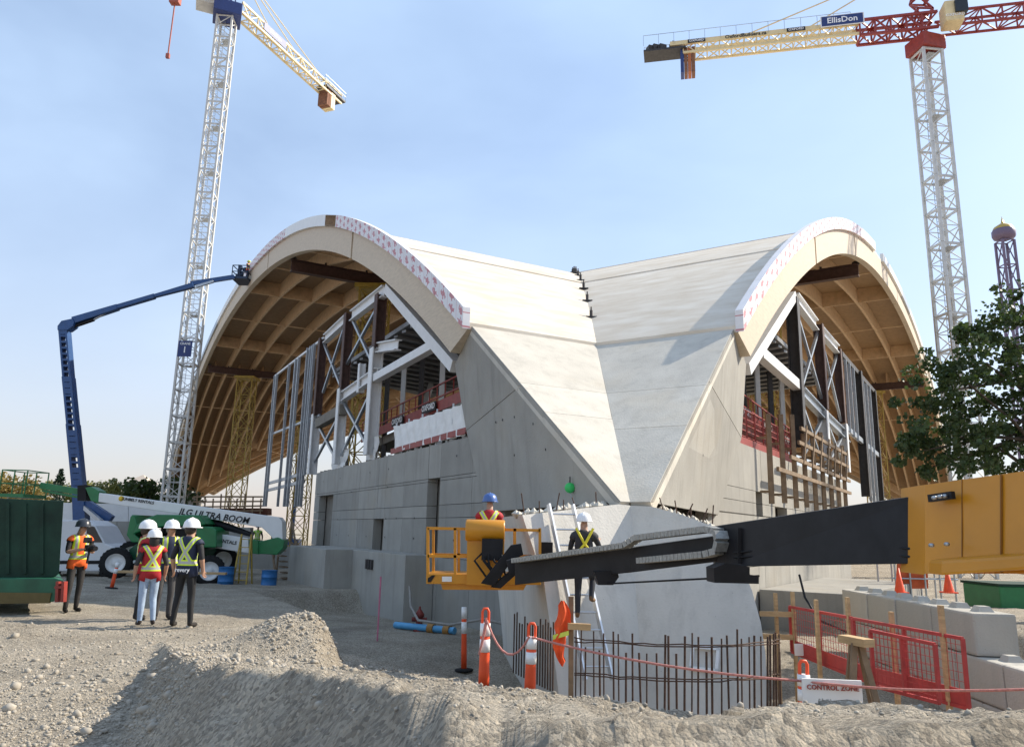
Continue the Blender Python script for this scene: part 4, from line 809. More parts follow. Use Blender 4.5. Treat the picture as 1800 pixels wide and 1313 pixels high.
# purple amusement tower far right
tx,ty=atY(1777,520,150.)[:2]; zt0=atY(1770,402,150.)[2]
t=thing('ride_tower','purple lattice amusement ride tower with golden dome in the distance','tower',(tx,ty,-.9))
for k in range(12):
    b=MB(); z0,z1=-.9+(zt0-2)*k/12,-.9+(zt0-2)*(k+1)/12; cs=[(tx-1.2,ty-1.2),(tx+1.2,ty-1.2),(tx+1.2,ty+1.2),(tx-1.2,ty+1.2)]
    for i in range(4): b.bar((*cs[i],z0),(*cs[i],z1),.4); b.bar((*cs[i],z0),(*cs[(i+1)%4],z1),.18); b.bar((*cs[i],z1),(*cs[(i+1)%4],z1),.2)
    b.build('lattice_bay',mat('ride_purple',(.15,.11,.17),.5),t)
MB().lathe((tx,ty,zt0-2.2),[(.5,-.6),(2.0,0),(2.2,.5),(2.2,1.6),(1.9,2.)],12).build('gondola',mat('ride_purple'),t); MB().lathe((tx,ty,zt0-.3),[(2.0,0),(1.8,.5),(.9,1.1),(.3,1.5),(.12,2.4),(.02,3.)],12).build('dome',mat('gold_roof',(.55,.36,.08),.35,.5),t)
# ================================================================== yellow boom lift in front
def quadbeam(name,mk,t,ring0,ring1,bev=0): return MB().hexa([*ring0,*ring1]).build(name,mk,t,bev=bev)
def section(u,v0,v1,Y,th): a,c=atY(u,v0,Y),atY(u,v1,Y); return a,c
t=thing('boom_lift','orange-yellow boom lift with black telescopic boom crossing in front of the buttress','boom lift',(9.5,2.2,float(gz(9.5,2.2))))
def beam3(name,mk,pts,th,bev=.01):     # pts: list of (u,v_top,v_bottom,Y) along the boom
    rings=[]
    for u,vt,vb,Y in pts:
        a,c=atY(u,vt,Y),atY(u,vb,Y); rings.append([c,a,a+[.12*th,th,0],c+[.12*th,th,0]])
    m=MB(); vs=[p for r in rings for p in r]; n=len(rings); fs=[(0,1,2,3),(n*4-1,n*4-2,n*4-3,n*4-4)]
    for k in range(n-1):
        for i in range(4): fs.append((k*4+i,k*4+(i+1)%4,k*4+4+(i+1)%4,k*4+4+i))
    m.add(vs,fs); return m.build(name,mk,t,bev=bev)
beam3('base_boom','gold',[(1624,852,1010,5.4),(1626,852,1008,5.38),(1800,828,1008,4.6),(1990,800,1030,4.0)],.42,.02)
beam3('base_boom_cover','gold',[(1655,985,1012,5.15),(1800,975,1002,4.5),(1990,965,995,4.0)],.5,.02)
MB().bar(atY(1634,876,5.25),atY(1676,870,5.05),.03,.05).build('bolt_plate','black',t)
for u,v in ((1640,875),(1650,873),(1658,872),(1668,871),(1635,958),(1662,956)): MB().lathe(atY(u,v,5.1),[(.0,-.03),(.013,-.03),(.013,.0),(.0,.0)],8,'y').build('bolt','galv',t)
beam3('boom_section','black',[(1262,924,995,8.1),(1275,922,996,8.0),(1632,868,990,5.5),(1640,867,989,5.4)],.34)
beam3('boom_section','black',[(905,985,1028,11.6),(1110,962,1006,9.6),(1270,940,986,8.1)],.28)
b=MB()
pts_=[atY(905,985,11.55),atY(1100,958,9.6),atY(1120,945,9.45),atY(1245,930,8.2),atY(1262,934,8.05),atY(1266,950,8.0),atY(1262,968,8.05),atY(1240,974,8.2),atY(1125,985,9.4)]
for a,c in zip(pts_[:-1],pts_[1:]):
    n=max(1,int(np.linalg.norm(c-a)/.07))
    for k in range(n): b.bar(a+(c-a)*(k+.06)/n+[0,-.06,0],a+(c-a)*(k+.94)/n+[0,-.06,0],.14,.065)
b.build('cable_chain','chain',t)
b=MB(); prismY(b,[(1255,998),(1275,990),(1318,996),(1318,1010),(1334,1012),(1334,1026),(1256,1024)],7.6,.3); b.build('boom_bracket','black',t); MB().tube([atY(1334,1012,7.7),atY(1060,1026,10.)],.012,6).build('cable','hose',t)
b=MB(); prismY(b,[(1045,1005),(1085,1002),(1088,1014),(1078,1028),(1052,1028)],9.9,.25); b.build('pulley','black',t)
b=MB(); prismY(b,[(845,1025),(898,958),(916,955),(920,975),(900,985),(868,1030)],12.2,.25); prismY(b,[(862,1032),(900,1000),(915,1003),(880,1034)],12.25,.2); prismY(b,[(890,985),(935,975),(935,1010),(895,1010)],11.8,.3); b.build('jib_link','black',t,bev=.01)
bY_=12.9; bp0=atY(850,1030,bY_)
b=MB(); w0,w1=atY(752,1000,bY_),atY(949,1000,bY_)
def pp(u,v,d=0): return atY(u,v,bY_)+np.array([0,d,0])
for d in (0,.95):
    b.bar(pp(752,928,d),pp(949,932,d),.045); b.bar(pp(752,977,d),pp(949,980,d),.045); 
    for u in (752,800,905,949): b.bar(pp(u,928,d),pp(u,1012,d),.045)
for u,vv in ((752,928),(752,977),(949,932),(949,980)): b.bar(pp(u,vv,0),pp(u,vv,.95),.045)
BK=b.build('basket','gold',t)
prismY(MB(),[(749,1008),(951,1010),(951,1028),(749,1026)],bY_-.02,1.0).build('basket_floor','gold',BK,bev=.01); prismY(MB(),[(775,1026),(925,1028),(920,1037),(778,1036)],bY_+.05,.7).build('floor_frame','gold',BK)
MB().lathe(atY(853,932,bY_-.12),[(.0,-.32),(.165,-.32),(.175,-.30),(.175,.30),(.165,.32),(.0,.32)],22,'x').build('rotator_drum','gold',BK); prismY(MB(),[(821,944),(887,946),(884,1030),(820,1028)],bY_-.14,.16).build('mounting_plate','gold',BK,bev=.008)
b=MB()
for k in range(7):
    u0=845+random.uniform(0,40); b.tube([atY(u0,960+random.uniform(0,12),bY_-.2),atY(u0+random.uniform(-18,10),985,bY_-.38),atY(u0+random.uniform(0,30),1018,bY_-.28)],.018,6)
b.build('hydraulic_hoses','hose',BK); MB().box(pp(866,965,-.2),(.34,.22,.34)).build('valve_block','black',BK); MB().box(pp(962,965,.3),(.2,.3,.22)).build('control_box','black',BK)
prismY(MB(),[(777,1013),(794,1013),(794,1022),(777,1022)],bY_-.035,.012).build('decal','liftw',BK)
for u0 in (752,936): prismY(MB(),[(u0,1016),(u0+7,1011),(u0+13,1011),(u0+5,1023),(u0,1023)],bY_-.035,.012).build('hazard_decal','black',BK)
# chassis of the yellow lift stands outside the frame on the right
gx,gy=9.5,2.2; g0=float(gz(gx,gy)); MB().box((gx,gy,g0+.95),(3.2,2.4,.7),.5).build('chassis','gold',t,bev=.08); MB().box((gx-.3,gy+.2,g0+1.75),(2.2,1.6,.9),.5).build('turntable','gold',t,bev=.1)
for i in (-1,1):
    for j in (-1,1): wheel(t,(gx+i*1.3*.88-j*1.15*.48,gy+i*1.3*.48+j*1.15*.88,g0+.5),.5,.4,.5+math.pi/2)

# ================================================================== people
def vestmat(name,c,logo=False):
    m=mat(name,c,.75,0,.12,5.); x=NX(m); n=m.node_tree; t=[k for k in n.nodes if k.type=='TEX_COORD'][0]; s3=n.nodes.new('ShaderNodeSeparateXYZ'); n.links.new(t.outputs['Object'],s3.inputs[0]); X,Y,Z=s3.outputs
    back=x.m('GREATER_THAN',Y,0.); ax_=x.m('ABSOLUTE',X)
    cross=x.m('ABSOLUTE',x.m('SUBTRACT',ax_,x.m('MULTIPLY',x.m('ABSOLUTE',x.m('SUBTRACT',Z,1.24)),.62)))
    front=x.m('ABSOLUTE',x.m('SUBTRACT',ax_,.105)); dst=x.m('ADD',x.m('MULTIPLY',back,cross),x.m('MULTIPLY',x.m('SUBTRACT',1.,back),front))
    belt=x.m('ABSOLUTE',x.m('SUBTRACT',Z,1.065)); up=x.m('GREATER_THAN',Z,1.06); dst=x.m('MINIMUM',x.m('ADD',dst,x.m('MULTIPLY',x.m('SUBTRACT',1.,up),9.)),belt)
    c1=x.mix(x.m('LESS_THAN',dst,.047),src(m),(.62,.80,.03)); c2=x.mix(x.m('LESS_THAN',dst,.024),c1,(.42,.42,.40)); n.links.new(c2,base_in(m)); return m
def plain(name,c,r=.8): return mat(name,c,r,0,.15,9.,.15)
BONES=None
def person(label,loc,rz,h=1.76,shirt=(.015,.015,.018),pants=(.02,.02,.022),vest=None,helmet=(.80,.80,.80),arms=None,legs=None,lean=0.,hair=None,head=(0,0),sleeves=True,boots=(.02,.016,.013),girth=1.0,belt_text=None):
    t=thing('person',label,'person',(0,0,0)); J={}; E_=[]; RAD={}; MT={}
    def j(k,p,r,par=None,m=0): J[k]=Vector(p); RAD[k]=r if isinstance(r,tuple) else (r,r); MT[k]=m; (E_.append((par,k)) if par else None)
    g=girth; L=lambda z,x=0,y=0:(x,y-lean*max(0,z-.9),z)
    j('pel',(0,0,.95),(.145*g,.115*g),None,1); j('waist',L(1.08),(.135*g,.105*g),'pel',0); j('chest',L(1.28),(.165*g,.12*g),'waist',0); j('uch',L(1.42),(.125,.095),'chest',0)
    j('neck',L(1.50),(.058,.06),'uch',2); hy=-.015+head[0]; j('skull',(head[1],-lean*.66+hy,1.60),(.078,.092),'neck',2); j('crown',(head[1],-lean*.7+hy+.005,1.70),(.072,.088),'skull',2)
    j('nose',(head[1],-lean*.66+hy-.105,1.60),(.016,.016),'skull',2)
    A=arms or {}
    for sd,nm in ((-1,'l'),(1,'r')):
        el,ha=A.get(nm,((sd*.27,.03,1.14),(sd*.27,-.06,.90))); 
        j('sh'+nm,L(1.405,sd*.185),(.068,.068),'uch',0); j('el'+nm,el,(.047,.047),'sh'+nm,0 if sleeves else 0); wr=Vector(el).lerp(Vector(ha),.86)
        if not sleeves: j('fa'+nm,Vector(el).lerp(Vector(ha),.12),(.046,.046),'el'+nm,2); pr='fa'+nm
        else: pr='el'+nm
        j('wr'+nm,wr,(.030,.033),pr,2 if not sleeves else 0); j('ha'+nm,ha,(.026,.042),'wr'+nm,2)
        d=(Vector(ha)-Vector(el)).normalized(); sid=Vector((0,1,0)) if abs(d.y)<.7 else Vector((1,0,0)); sid=(sid-d*sid.dot(d)).normalized(); inn_=d.cross(sid)
        for q in range(4): 
            b0=Vector(ha)+sid*(-.033+.022*q)+d*.035; j('f%s%d'%(nm,q),b0,(.010,.010),'ha'+nm,2); ln=(.062,.072,.068,.052)[q]; j('g%s%d'%(nm,q),b0+d*ln*.6+inn_*.015*sd,(.009,.009),'f%s%d'%(nm,q),2); j('h%s%d'%(nm,q),b0+d*ln*.9+inn_*.04*sd,(.008,.008),'g%s%d'%(nm,q),2)
        j('t'+nm,Vector(ha)-sid*.04+d*.0,(.011,.011),'ha'+nm,2); j('u'+nm,Vector(ha)-sid*.058+d*.045+inn_*.02*sd,(.009,.009),'t'+nm,2)
        kn,an=(legs or {}).get(nm,((sd*.105,-.02,.50),(sd*.11,.02,.09)))
        j('hip'+nm,(sd*.095,0,.90),(.095*g,.098*g),'pel',1); j('kn'+nm,kn,(.062*g,.066*g),'hip'+nm,1); j('ca'+nm,Vector(kn).lerp(Vector(an),.35)+Vector((0,.015,0)),(.058*g,.06*g),'kn'+nm,1); j('an'+nm,an,(.048,.05),'ca'+nm,1)
        fz=an[2]-.045; j('he'+nm,(an[0],an[1]+.03,fz),(.042,.042),'an'+nm,3); j('to'+nm,(an[0]+sd*.03,an[1]-.17,fz-.008),(.042,.034),'he'+nm,3)
    ks=list(J); me=bpy.data.meshes.new('body'); me.from_pydata([J[k] for k in ks],[(ks.index(a),ks.index(b)) for a,b in E_],[]); o=bpy.data.objects.new('body',me); col.objects.link(o)
    md=o.modifiers.new('skin','SKIN'); md.use_smooth_shade=True; sv=me.skin_vertices[0].data
    for i,k in enumerate(ks): sv[i].radius=RAD[k]; sv[i].use_root=(k=='pel')
    s2=o.modifiers.new('sub','SUBSURF'); s2.levels=1; s2.render_levels=1
    dg=bpy.context.evaluated_depsgraph_get(); dg.update(); nm_=bpy.data.meshes.new_from_object(o.evaluated_get(dg)); bpy.data.objects.remove(o); bpy.data.meshes.remove(me)
    nm_.materials.clear()
    for m in (plain('cloth_%s'%(shirt,),shirt),plain('cloth_%s'%(pants,),pants),M['skin'],plain('boot_%s'%(boots,),boots)): nm_.materials.append(m)
    seg=[(np.array(J[a]),np.array(J[b]),MT[b]) for a,b in E_]; cs=np.array([p.center[:] for p in nm_.polygons]); best=np.full(len(cs),9.); mi=np.zeros(len(cs),int); torso=np.zeros(len(cs),bool)
    for (a,b,mm),(ka,kb) in zip(seg,E_):
        e=b-a; tt=np.clip(((cs-a)@e)/max(e@e,1e-9),0,1); d=np.linalg.norm(cs-a-tt[:,None]*e,axis=1)-np.array([max(RAD[kb])])*.6; k=d<best; best[k]=d[k]; mi[k]=mm; torso[k]=(kb in ('waist','chest','uch') or kb.startswith('sh') or (ka=='pel' and kb=='waist'))
    mi[(cs[:,2]<1.0)&(mi==0)&(np.abs(cs[:,0])<.17)]=1
    nm_.polygons.foreach_set('material_index',mi.astype(np.int32)); nm_.polygons.foreach_set('use_smooth',np.ones(len(mi),bool)); ob=bpy.data.objects.new('body',nm_); col.objects.link(ob); ob.parent=t
    if vest:
        bb=bmesh.new(); bb.from_mesh(nm_); bb.faces.ensure_lookup_table(); bb.normal_update()
        kill=[f for i,f in enumerate(bb.faces) if not ((torso[i] or (abs(cs[i][0])<.2 and .86<cs[i][2]<1.1)) and .86<cs[i][2]<1.485 and abs(cs[i][0])<.225)]
        bmesh.ops.delete(bb,geom=kill,context='FACES'); bb.normal_update()
        for v in bb.verts: v.co+=v.normal*.024
        m2=bpy.data.meshes.new('safety_vest'); bb.to_mesh(m2); bb.free(); m2.materials.clear(); m2.materials.append(vest); 
        for p in m2.polygons: p.material_index=0
        q=bpy.data.objects.new('safety_vest',m2); col.objects.link(q); q.parent=t; s3=q.modifiers.new('thick','SOLIDIFY'); s3.thickness=.01
        if belt_text: text(belt_text,'lettering',.10,'wink',q,(0,.155,.945),(-1,0,0),(0,0,1))
    hc=J['crown']+Vector((0,.0,-.035))
    if helmet:
        b=MB(); b.lathe((0,0,0),[(.150,-.005),(.146,.03),(.132,.085),(.10,.125),(.055,.148),(.0,.155)],20); hb=b.build('hard_hat',mat('helmet_%s'%(helmet,),helmet,.35,0,.06,4.)); 
        hb.data.transform(Matrix.Translation(hc)@Matrix.Diagonal((.92,1.08,1,1))); hb.parent=t
        b=MB(); b.lathe((0,0,0),[(.145,-.012),(.172,-.012),(.172,.0),(.145,.004)],20); q=b.build('brim',mat('helmet_%s'%(helmet,))); q.data.transform(Matrix.Translation(hc+Vector((0,-.035,0)))@Matrix.Diagonal((.90,1.12,1,1))); setp(q,hb)
        b=MB(); b.bar((0,.15,.03),(0,-.15,.03),.02,.01); b.tube([(0,.13,.09),(0,.07,.14),(0,0,.158),(0,-.07,.14),(0,-.13,.09)],.012,6); q=b.build('ridge',mat('helmet_%s'%(helmet,))); q.data.transform(Matrix.Translation(hc)); setp(q,hb)
    if hair:
        b=MB(); b.lathe((0,.015,0),[(.0,-.22),(.05,-.21),(.085,-.15),(.098,-.05),(.096,.03),(.0,.06)],14); q=b.build('hair',plain('hair_%s'%(hair,),hair[:3],.6)); q.data.transform(Matrix.Translation(hc+Vector((0,.025,-.02)))@Matrix.Diagonal((.93,.9,hair[3] if len(hair)>3 else .8,1))); q.parent=t
    s=h/1.80; t.scale=(s,s,s); t.location=V3(loc); t.rotation_euler=(0,0,rz); return t
def at_ground(u,v): 
    for k in range(6):
        z=0. if k==0 else zg; p=atz(u,v,z); zg=G(p[0],p[1])
    return np.array([p[0],p[1],zg+.0])
def foot(u,v,dz=.0): p=at_ground(u,v); p[2]+=dz; return p
V_or=vestmat('vest_orange',(.85,.13,.02)); V_nv=vestmat('vest_navy',(.012,.02,.05)); V_rd=vestmat('vest_red',(.36,.012,.018))
camarms={'l':((-.24,-.05,1.16),(-.05,-.30,1.22)),'r':((.24,-.06,1.16),(.10,-.32,1.20))}
pc=foot(124,1076); person('person in orange vest and dark helmet holding a film camera',pc,R_(52),1.84,vest=V_or,helmet=(.03,.035,.045),arms=camarms,sleeves=False,head=(-.03,0),pants=(.028,.025,.024),legs={'l':((-.11,-.05,.5),(-.12,-.02,.09)),'r':((.11,.02,.5),(.12,.08,.09))})
cq=Matrix.Rotation(R_(52),4,'Z')@Vector((.03,-.40,1.27)); cc=thing('film_camera','black film camera rig held by the person in the orange vest','camera',(pc[0]+cq.x,pc[1]+cq.y,pc[2]+cq.z))
b=MB(); c0=(pc[0]+cq.x,pc[1]+cq.y,pc[2]+cq.z); b.box(c0,(.14,.16,.13),R_(52)); b.box((c0[0],c0[1],c0[2]+.12),(.05,.2,.04),R_(52)); b.box((c0[0]-.06,c0[1],c0[2]+.16),(.16,.03,.11),R_(52)); b.bar((c0[0],c0[1],c0[2]-.05),(c0[0]-.02,c0[1],c0[2]-.3),.03); b.build('camera_body','black',cc)
MB().tube([c0,(c0[0]+.20,c0[1]-.15,c0[2])],.05,10).build('lens','black',cc)
person('person in red vest and light blue jeans seen from behind',foot(254,1099),R_(-148),1.66,vest=V_rd,pants=(.33,.42,.55),shirt=(.03,.03,.032),hair=(.012,.009,.008,1.25),girth=1.08,sleeves=False,boots=(.03,.022,.018),legs={'l':((-.10,-.04,.5),(-.13,.03,.09)),'r':((.10,.0,.5),(.10,.0,.09))})
person('person with navy reflective vest seen from behind, lettering on the back',foot(318,1101),R_(172),1.86,vest=V_nv,belt_text='revery',hair=(.03,.02,.014,.5),sleeves=False,pants=(.012,.012,.013),legs={'l':((-.12,-.02,.5),(-.17,.02,.09)),'r':((.12,-.02,.5),(.15,.02,.09))})
person('person in red-edged vest and dark jacket half hidden by the person in jeans',foot(240,1089),R_(115),1.84,vest=V_rd,shirt=(.012,.014,.03),hair=(.05,.035,.025,.5))
person('person in navy vest over a white shirt facing the group',foot(284,1089),R_(35),1.84,vest=V_nv,shirt=(.55,.55,.55),pants=(.06,.058,.06),hair=(.2,.19,.18,.4),sleeves=False)
# worker in the blue lift basket, worker behind the green lift, worker in the yellow basket
person('person in orange vest working from the blue lift basket',BLUE_BASKET+np.array([.35,0,.1]),R_(70),1.8,vest=V_or,helmet=(.55,.6,.1),pants=(.03,.04,.07),arms={'l':((-.25,-.15,1.2),(-.12,-.45,1.25)),'r':((.25,-.1,1.2),(.12,-.45,1.3))})
p=atY(456,905,44); p[2]=-.75+.9; person('person with dark blue helmet standing behind the white boom',p,R_(200),1.75,vest=vestmat('vest_lime',(.25,.5,.05)),helmet=(.02,.06,.15))
pw=atY(857,1010,bY_+.5); pw[2]=atY(857,1010,bY_)[2]-.0; person('person with blue and white helmet standing in the yellow basket',pw+np.array([0,0,-.38]),R_(178),1.72,lean=.12,legs={'l':((-.12,-.30,.70),(-.12,.03,.47)),'r':((.12,-.30,.70),(.12,.03,.47))},shirt=(.25,.02,.03),vest=V_rd,helmet=(.06,.13,.36),pants=(.02,.02,.03),arms={'l':((-.26,-.12,1.15),(-.2,-.35,1.1)),'r':((.26,-.12,1.15),(.2,-.35,1.1))})
# ladder on the buttress with a climber
La,Lb=onplane(1000,1192,Qb,nL)+nL*.25,onplane(975,893,Qb,nL)+nL*.22; La=onplane(1040,1200,Qb,nL)+nL*.22; Lb=onplane(978,893,Qb,nL)+nL*.16; dL=(Lb-La)/np.linalg.norm(Lb-La); sxl=np.array([1.,.15,0]); sxl/=np.linalg.norm(sxl)
t=thing('ladder','long aluminium extension ladder leaning on the buttress footing','ladder',La)
for i in (-1,1): MB().bar(La+sxl*i*.22,Lb+sxl*i*.22,.035,.09,up=tuple(nL)).build('stile','alu',t)
LL=np.linalg.norm(Lb-La)
for k in range(int(LL/.29)): q=La+dL*(.2+k*.29); MB().tube([q-sxl*.22,q+sxl*.22],.018,6).build('rung','alu',t)
fw=onplane(1003,1096,Qb,nL)+nL*.40; 
person('person in dark coveralls with yellow harness climbing the ladder',fw+np.array([0,-.12,-.02]),R_(165),1.66,shirt=(.022,.024,.03),pants=(.022,.024,.03),helmet=(.80,.80,.80),vest=mat('harness_dark',(.03,.03,.035),.8),arms={'l':((-.26,-.14,1.22),(-.2,-.32,1.35)),'r':((.27,-.1,1.15),(.2,-.32,1.15))},legs={'l':((-.12,-.26,.66),(-.12,-.10,.36)),'r':((.11,-.06,.5),(.11,-.02,.09))},boots=(.16,.09,.04))
pw=fw+np.array([0,-.12,-.02]); b=MB()
for i in (-1,1): b.tube([pw+np.array([i*.14,-.13,1.42]),pw+np.array([i*.02,-.16,1.2]),pw+np.array([-i*.12,-.13,1.02])],.022,6)
b.tube([pw+np.array([-.15,-.1,1.02]),pw+np.array([0,-.15,1.0]),pw+np.array([.15,-.1,1.02])],.022,6); tag(b.build('fall_harness',mat('harness_yellow',(.70,.60,.03),.6)),'yellow webbing fall harness worn by the ladder climber','harness')
# orange vest hanging on a post by the ladder
pv=atY(986,1168,11.9); po=atY(1004,1195,11.9); t=thing('timber_post','dark post with a short cross block beside the ladder','post',po); MB().bar(po-[0,0,1.2],atY(1004,1048,11.9),.07).build('shaft','oldwood',t); MB().bar(atY(998,1100,11.8),atY(1038,1102,11.8),.08,.09).build('cross_block','lumber',t)
b=MB(); n=14; vs=[]
for k in range(n+1):
    f=k/n; v=1055+115*f; hw=np.interp(f,[0,.1,.25,.45,.52,.6,.8,1],[4,7,11,14,10,12,9,3])+random.gauss(0,1.2); sh_=4*math.sin(f*7)+random.gauss(0,.8)
    for i in range(7): a=i/6; u=988-hw+2*hw*a-2*f+sh_; q=atY(u,v,11.85); vs.append(q+np.array([0,.05*math.sin(a*9+f*5)-.06*math.sin(a*math.pi),0]))
b.add(vs,[(k*7+i,k*7+i+1,k*7+8+i,k*7+7+i) for k in range(n) for i in range(6)],0,True)
hv=b.build('hanging_vest',mat('vest_cloth_orange',(.88,.10,.02),.75,0,.2,8.),recalc=False); tag(hv,'orange high-visibility vest hanging beside the ladder','vest')
b=MB(); q=[atY(u,v,11.78) for u,v in ((972,1116),(1000,1108),(1000,1116),(972,1124))]; b.prism(q,(0,.01,0)); o=b.build('reflective_band',mat('lime_band',(.6,.7,.1),.5),hv)

# ================================================================== right-hand side: rebar, fence, blocks, stakes
t=thing('rebar_cage','ring of rusty upright rebar around the foot of the buttress','rebar',atY(1180,1215,12.))
ringpts=[(1010,1110,1196,12.6),(1060,1113,1205,12.0),(1120,1118,1212,11.6),(1180,1121,1218,11.4),(1240,1122,1222,11.3),(1300,1120,1222,11.5),(1350,1116,1220,12.2),(1372,1112,1215,13.0)]
def ringat(f): 
    x=f*(len(ringpts)-1); i=min(int(x),len(ringpts)-2); g=x-i; a,c=ringpts[i],ringpts[i+1]; return [a[k]+(c[k]-a[k])*g for k in range(4)]
nb=34
for k in range(nb):
    f=min(1,max(0,(k+random.uniform(-.3,.3))/(nb-1))); u,vt,vb,Y=ringat(f); h=random.choice((0,0,0,-8,30)); p0=atY(u,vb,Y); p0[2]-=.25; p1=atY(u+random.gauss(0,1.2),vt+h+random.gauss(0,3),Y); MB().tube([p0,p1],random.choice((.012,.015,.017)),6).build('rebar','rebar',t)
for dv,nm in ((12,0),(16,0),(72,0),(76,0)):
    MB().tube([atY(*( (lambda r:(r[0],r[1]+dv+random.gauss(0,1),r[3]-.03))(ringat(f)))) for f in np.linspace(0,1,20)],.010,6).build('hoop','rebar',t)
t=thing('rebar_starters','row of rusty starter bars in the shaded pit left of the footing','rebar',atY(925,1150,14.))
for k in range(16): p=atY(903+k*4.6,1150+k*2.0,14.-k*.1); MB().tube([p-[0,0,.3],p+[0,0,random.uniform(.55,.75)]],.014,6).build('rebar','rebar',t)
# concrete lock blocks in a stepped stack
BL=[]; p_a=atY(1506,1040,19.5)[:2]; p_b=atY(1745,1052,13.6)[:2]; du=(np.array(p_b)-np.array(p_a)); Lw=np.linalg.norm(du); du/=Lw; dn=np.array([du[1],-du[0]]); dn=dn if dn[1]<0 else -dn; bl=Lw/4.; bh=.72; ang=math.atan2(du[1],du[0])
ztop=atY(1600,1048,17.)[2]-.02
bm0=MB().box((0,0,0),(bl-.015,.74,bh-.012)).build('lock_block','concd',None,bev=.045)
st0=[]
for i in (-.25,.25): stud=MB(); stud.hexa([(i*bl+x*w_,y*w_,z) for z,w_ in ((bh/2-.01,.14),(bh/2+.09,.09)) for x,y in ((-1,-1),(1,-1),(1,1),(-1,1))]); st0.append(stud.build('lug','concd',None))
first=True; rows_=[(0,4,'top'),(1,5,'second'),(2,5,'third'),(3,5,'bottom')]
for r,nb_,nm in rows_:
    for k in range(nb_):
        c=np.array(p_a)+du*((k+.5+(.5 if r%2 else 0)*1.0- (0.5 if r%2 else 0)*.0)*bl) ; z=ztop-bh/2-r*bh
        if first: o,ls=bm0,st0
        else:
            o=bm0.copy(); col.objects.link(o); ls=[x_.copy() for x_ in st0]; [col.objects.link(x_) for x_ in ls]
        first=False; o.location=(c[0],c[1],z); o.rotation_euler=(0,0,ang+random.gauss(0,.008)); 
        for l in ls: l.parent=o; l.matrix_parent_inverse=Matrix()
        tag(o,'concrete lock block, %s from the plinth in the %s course'%(('first','second','third','fourth','fifth')[k],nm),'concrete block','concrete blocks, %s course'%nm)
# red site fence panels with timber stakes behind
def fence(label,a,c,zt0,zb0,zt1,zb1,toe):
    t=thing('fence_panel',label,'fence',(a[0],a[1],zb0)); A=lambda f,g:np.array([a[0]+(c[0]-a[0])*f,a[1]+(c[1]-a[1])*f,(zb0+(zb1-zb0)*f)+((zt0-zb0)+((zt1-zb1)-(zt0-zb0))*f)*g])
    for f in (0,.5,1): MB().bar(A(f,0),A(f,1),.045).build('post','fred',t)
    for g in (0,1): MB().bar(A(0,g),A(1,g),.045).build('rail','fred',t)
    b=MB(); L=np.linalg.norm(A(1,0)-A(0,0))
    for k in range(int(L/.075)): b.bar(A(k*.075/L,0),A(k*.075/L,1),.006)
    for g in np.linspace(.1,.9,7): b.bar(A(0,g),A(1,g),.006)
    kind(b.build('wire_mesh','fred',t),'stuff')
    if toe: MB().bar(A(0,.12),A(1,.12),.02,.24).build('toe_board','fred',t)
    return t,A
P=lambda u,v,Y:atY(u,v,Y)
def ftop(u0,v0,b0,Y0,u1,v1,b1,Y1): a,c=P(u0,v0,Y0),P(u1,v1,Y1); return a,c,a[2],P(u0,b0,Y0)[2],c[2],P(u1,b1,Y1)[2]
t1,A=fence('red mesh fence panel with solid toe board next to the buttress',*ftop(1388,1066,1145,14.5,1498,1086,1190,12.6),True)
sgp=A(.2,.14)+np.array([0,-.03,0]); MB().bar(sgp-[.16,0,0],sgp+[.16,0,0],.01,.2).build('sign','liftw',t1)
fence('red mesh fence panel in front of the concrete block stack',*ftop(1500,1087,1192,12.5,1692,1122,1245,10.6),True)
fence('short red gate panel leaning in front of the other fence panels',*ftop(1530,1108,1205,11.4,1643,1132,1235,10.4),False)
for k,(u,vt,vb,Y,lab) in enumerate(((1368,1042,1155,14.6,'timber stake with cross rails beside the footing'),(1398,1040,1140,14.4,'timber stake at the left end of the red fence'),(1442,1054,1190,13.4,'timber stake behind the first red fence panel'),(1499,1050,1200,12.7,'timber stake where two red fence panels meet'),(1577,1075,1215,11.9,'timber stake behind the middle of the red fence'),(1668,1064,1230,10.9,'tall timber stake in front of the concrete blocks'))):
    p=atY(u,vb,Y); b=MB().bar((p[0],p[1],G(p[0],p[1])-.1),(p[0],p[1],atY(u,vt,Y)[2]),.085,.05); tag(b.build('timber_stake','lumber'),lab,'stake')
    if k==0:
        b=MB()
        for v in (1078,1118): b.bar(atY(1335,v,14.55),atY(1400,v+2,14.4),.04,.09)
        tag(b.build('timber_rail','lumber'),'two short timber rails nailed to the stake by the footing','rail')
# saw horse of rough timber
p=atY(1505,1130,10.9); t=thing('saw_horse','rough timber saw horse in front of the red fence','saw horse',(p[0],p[1],p[2]-.8))
for dx,dy in ((-.22,-.2),(.2,-.2),(-.1,.3),(.3,.25)): MB().bar((p[0]+dx*.2,p[1]+dy*.2,p[2]),(p[0]+dx*1.5,p[1]+dy*1.5,G(p[0]+dx,p[1]+dy)-.03),.05,.08).build('leg','oldwood',t)
MB().box((p[0],p[1],p[2]+.03),(.18,.5,.1),.3).build('beam','lumber',t)
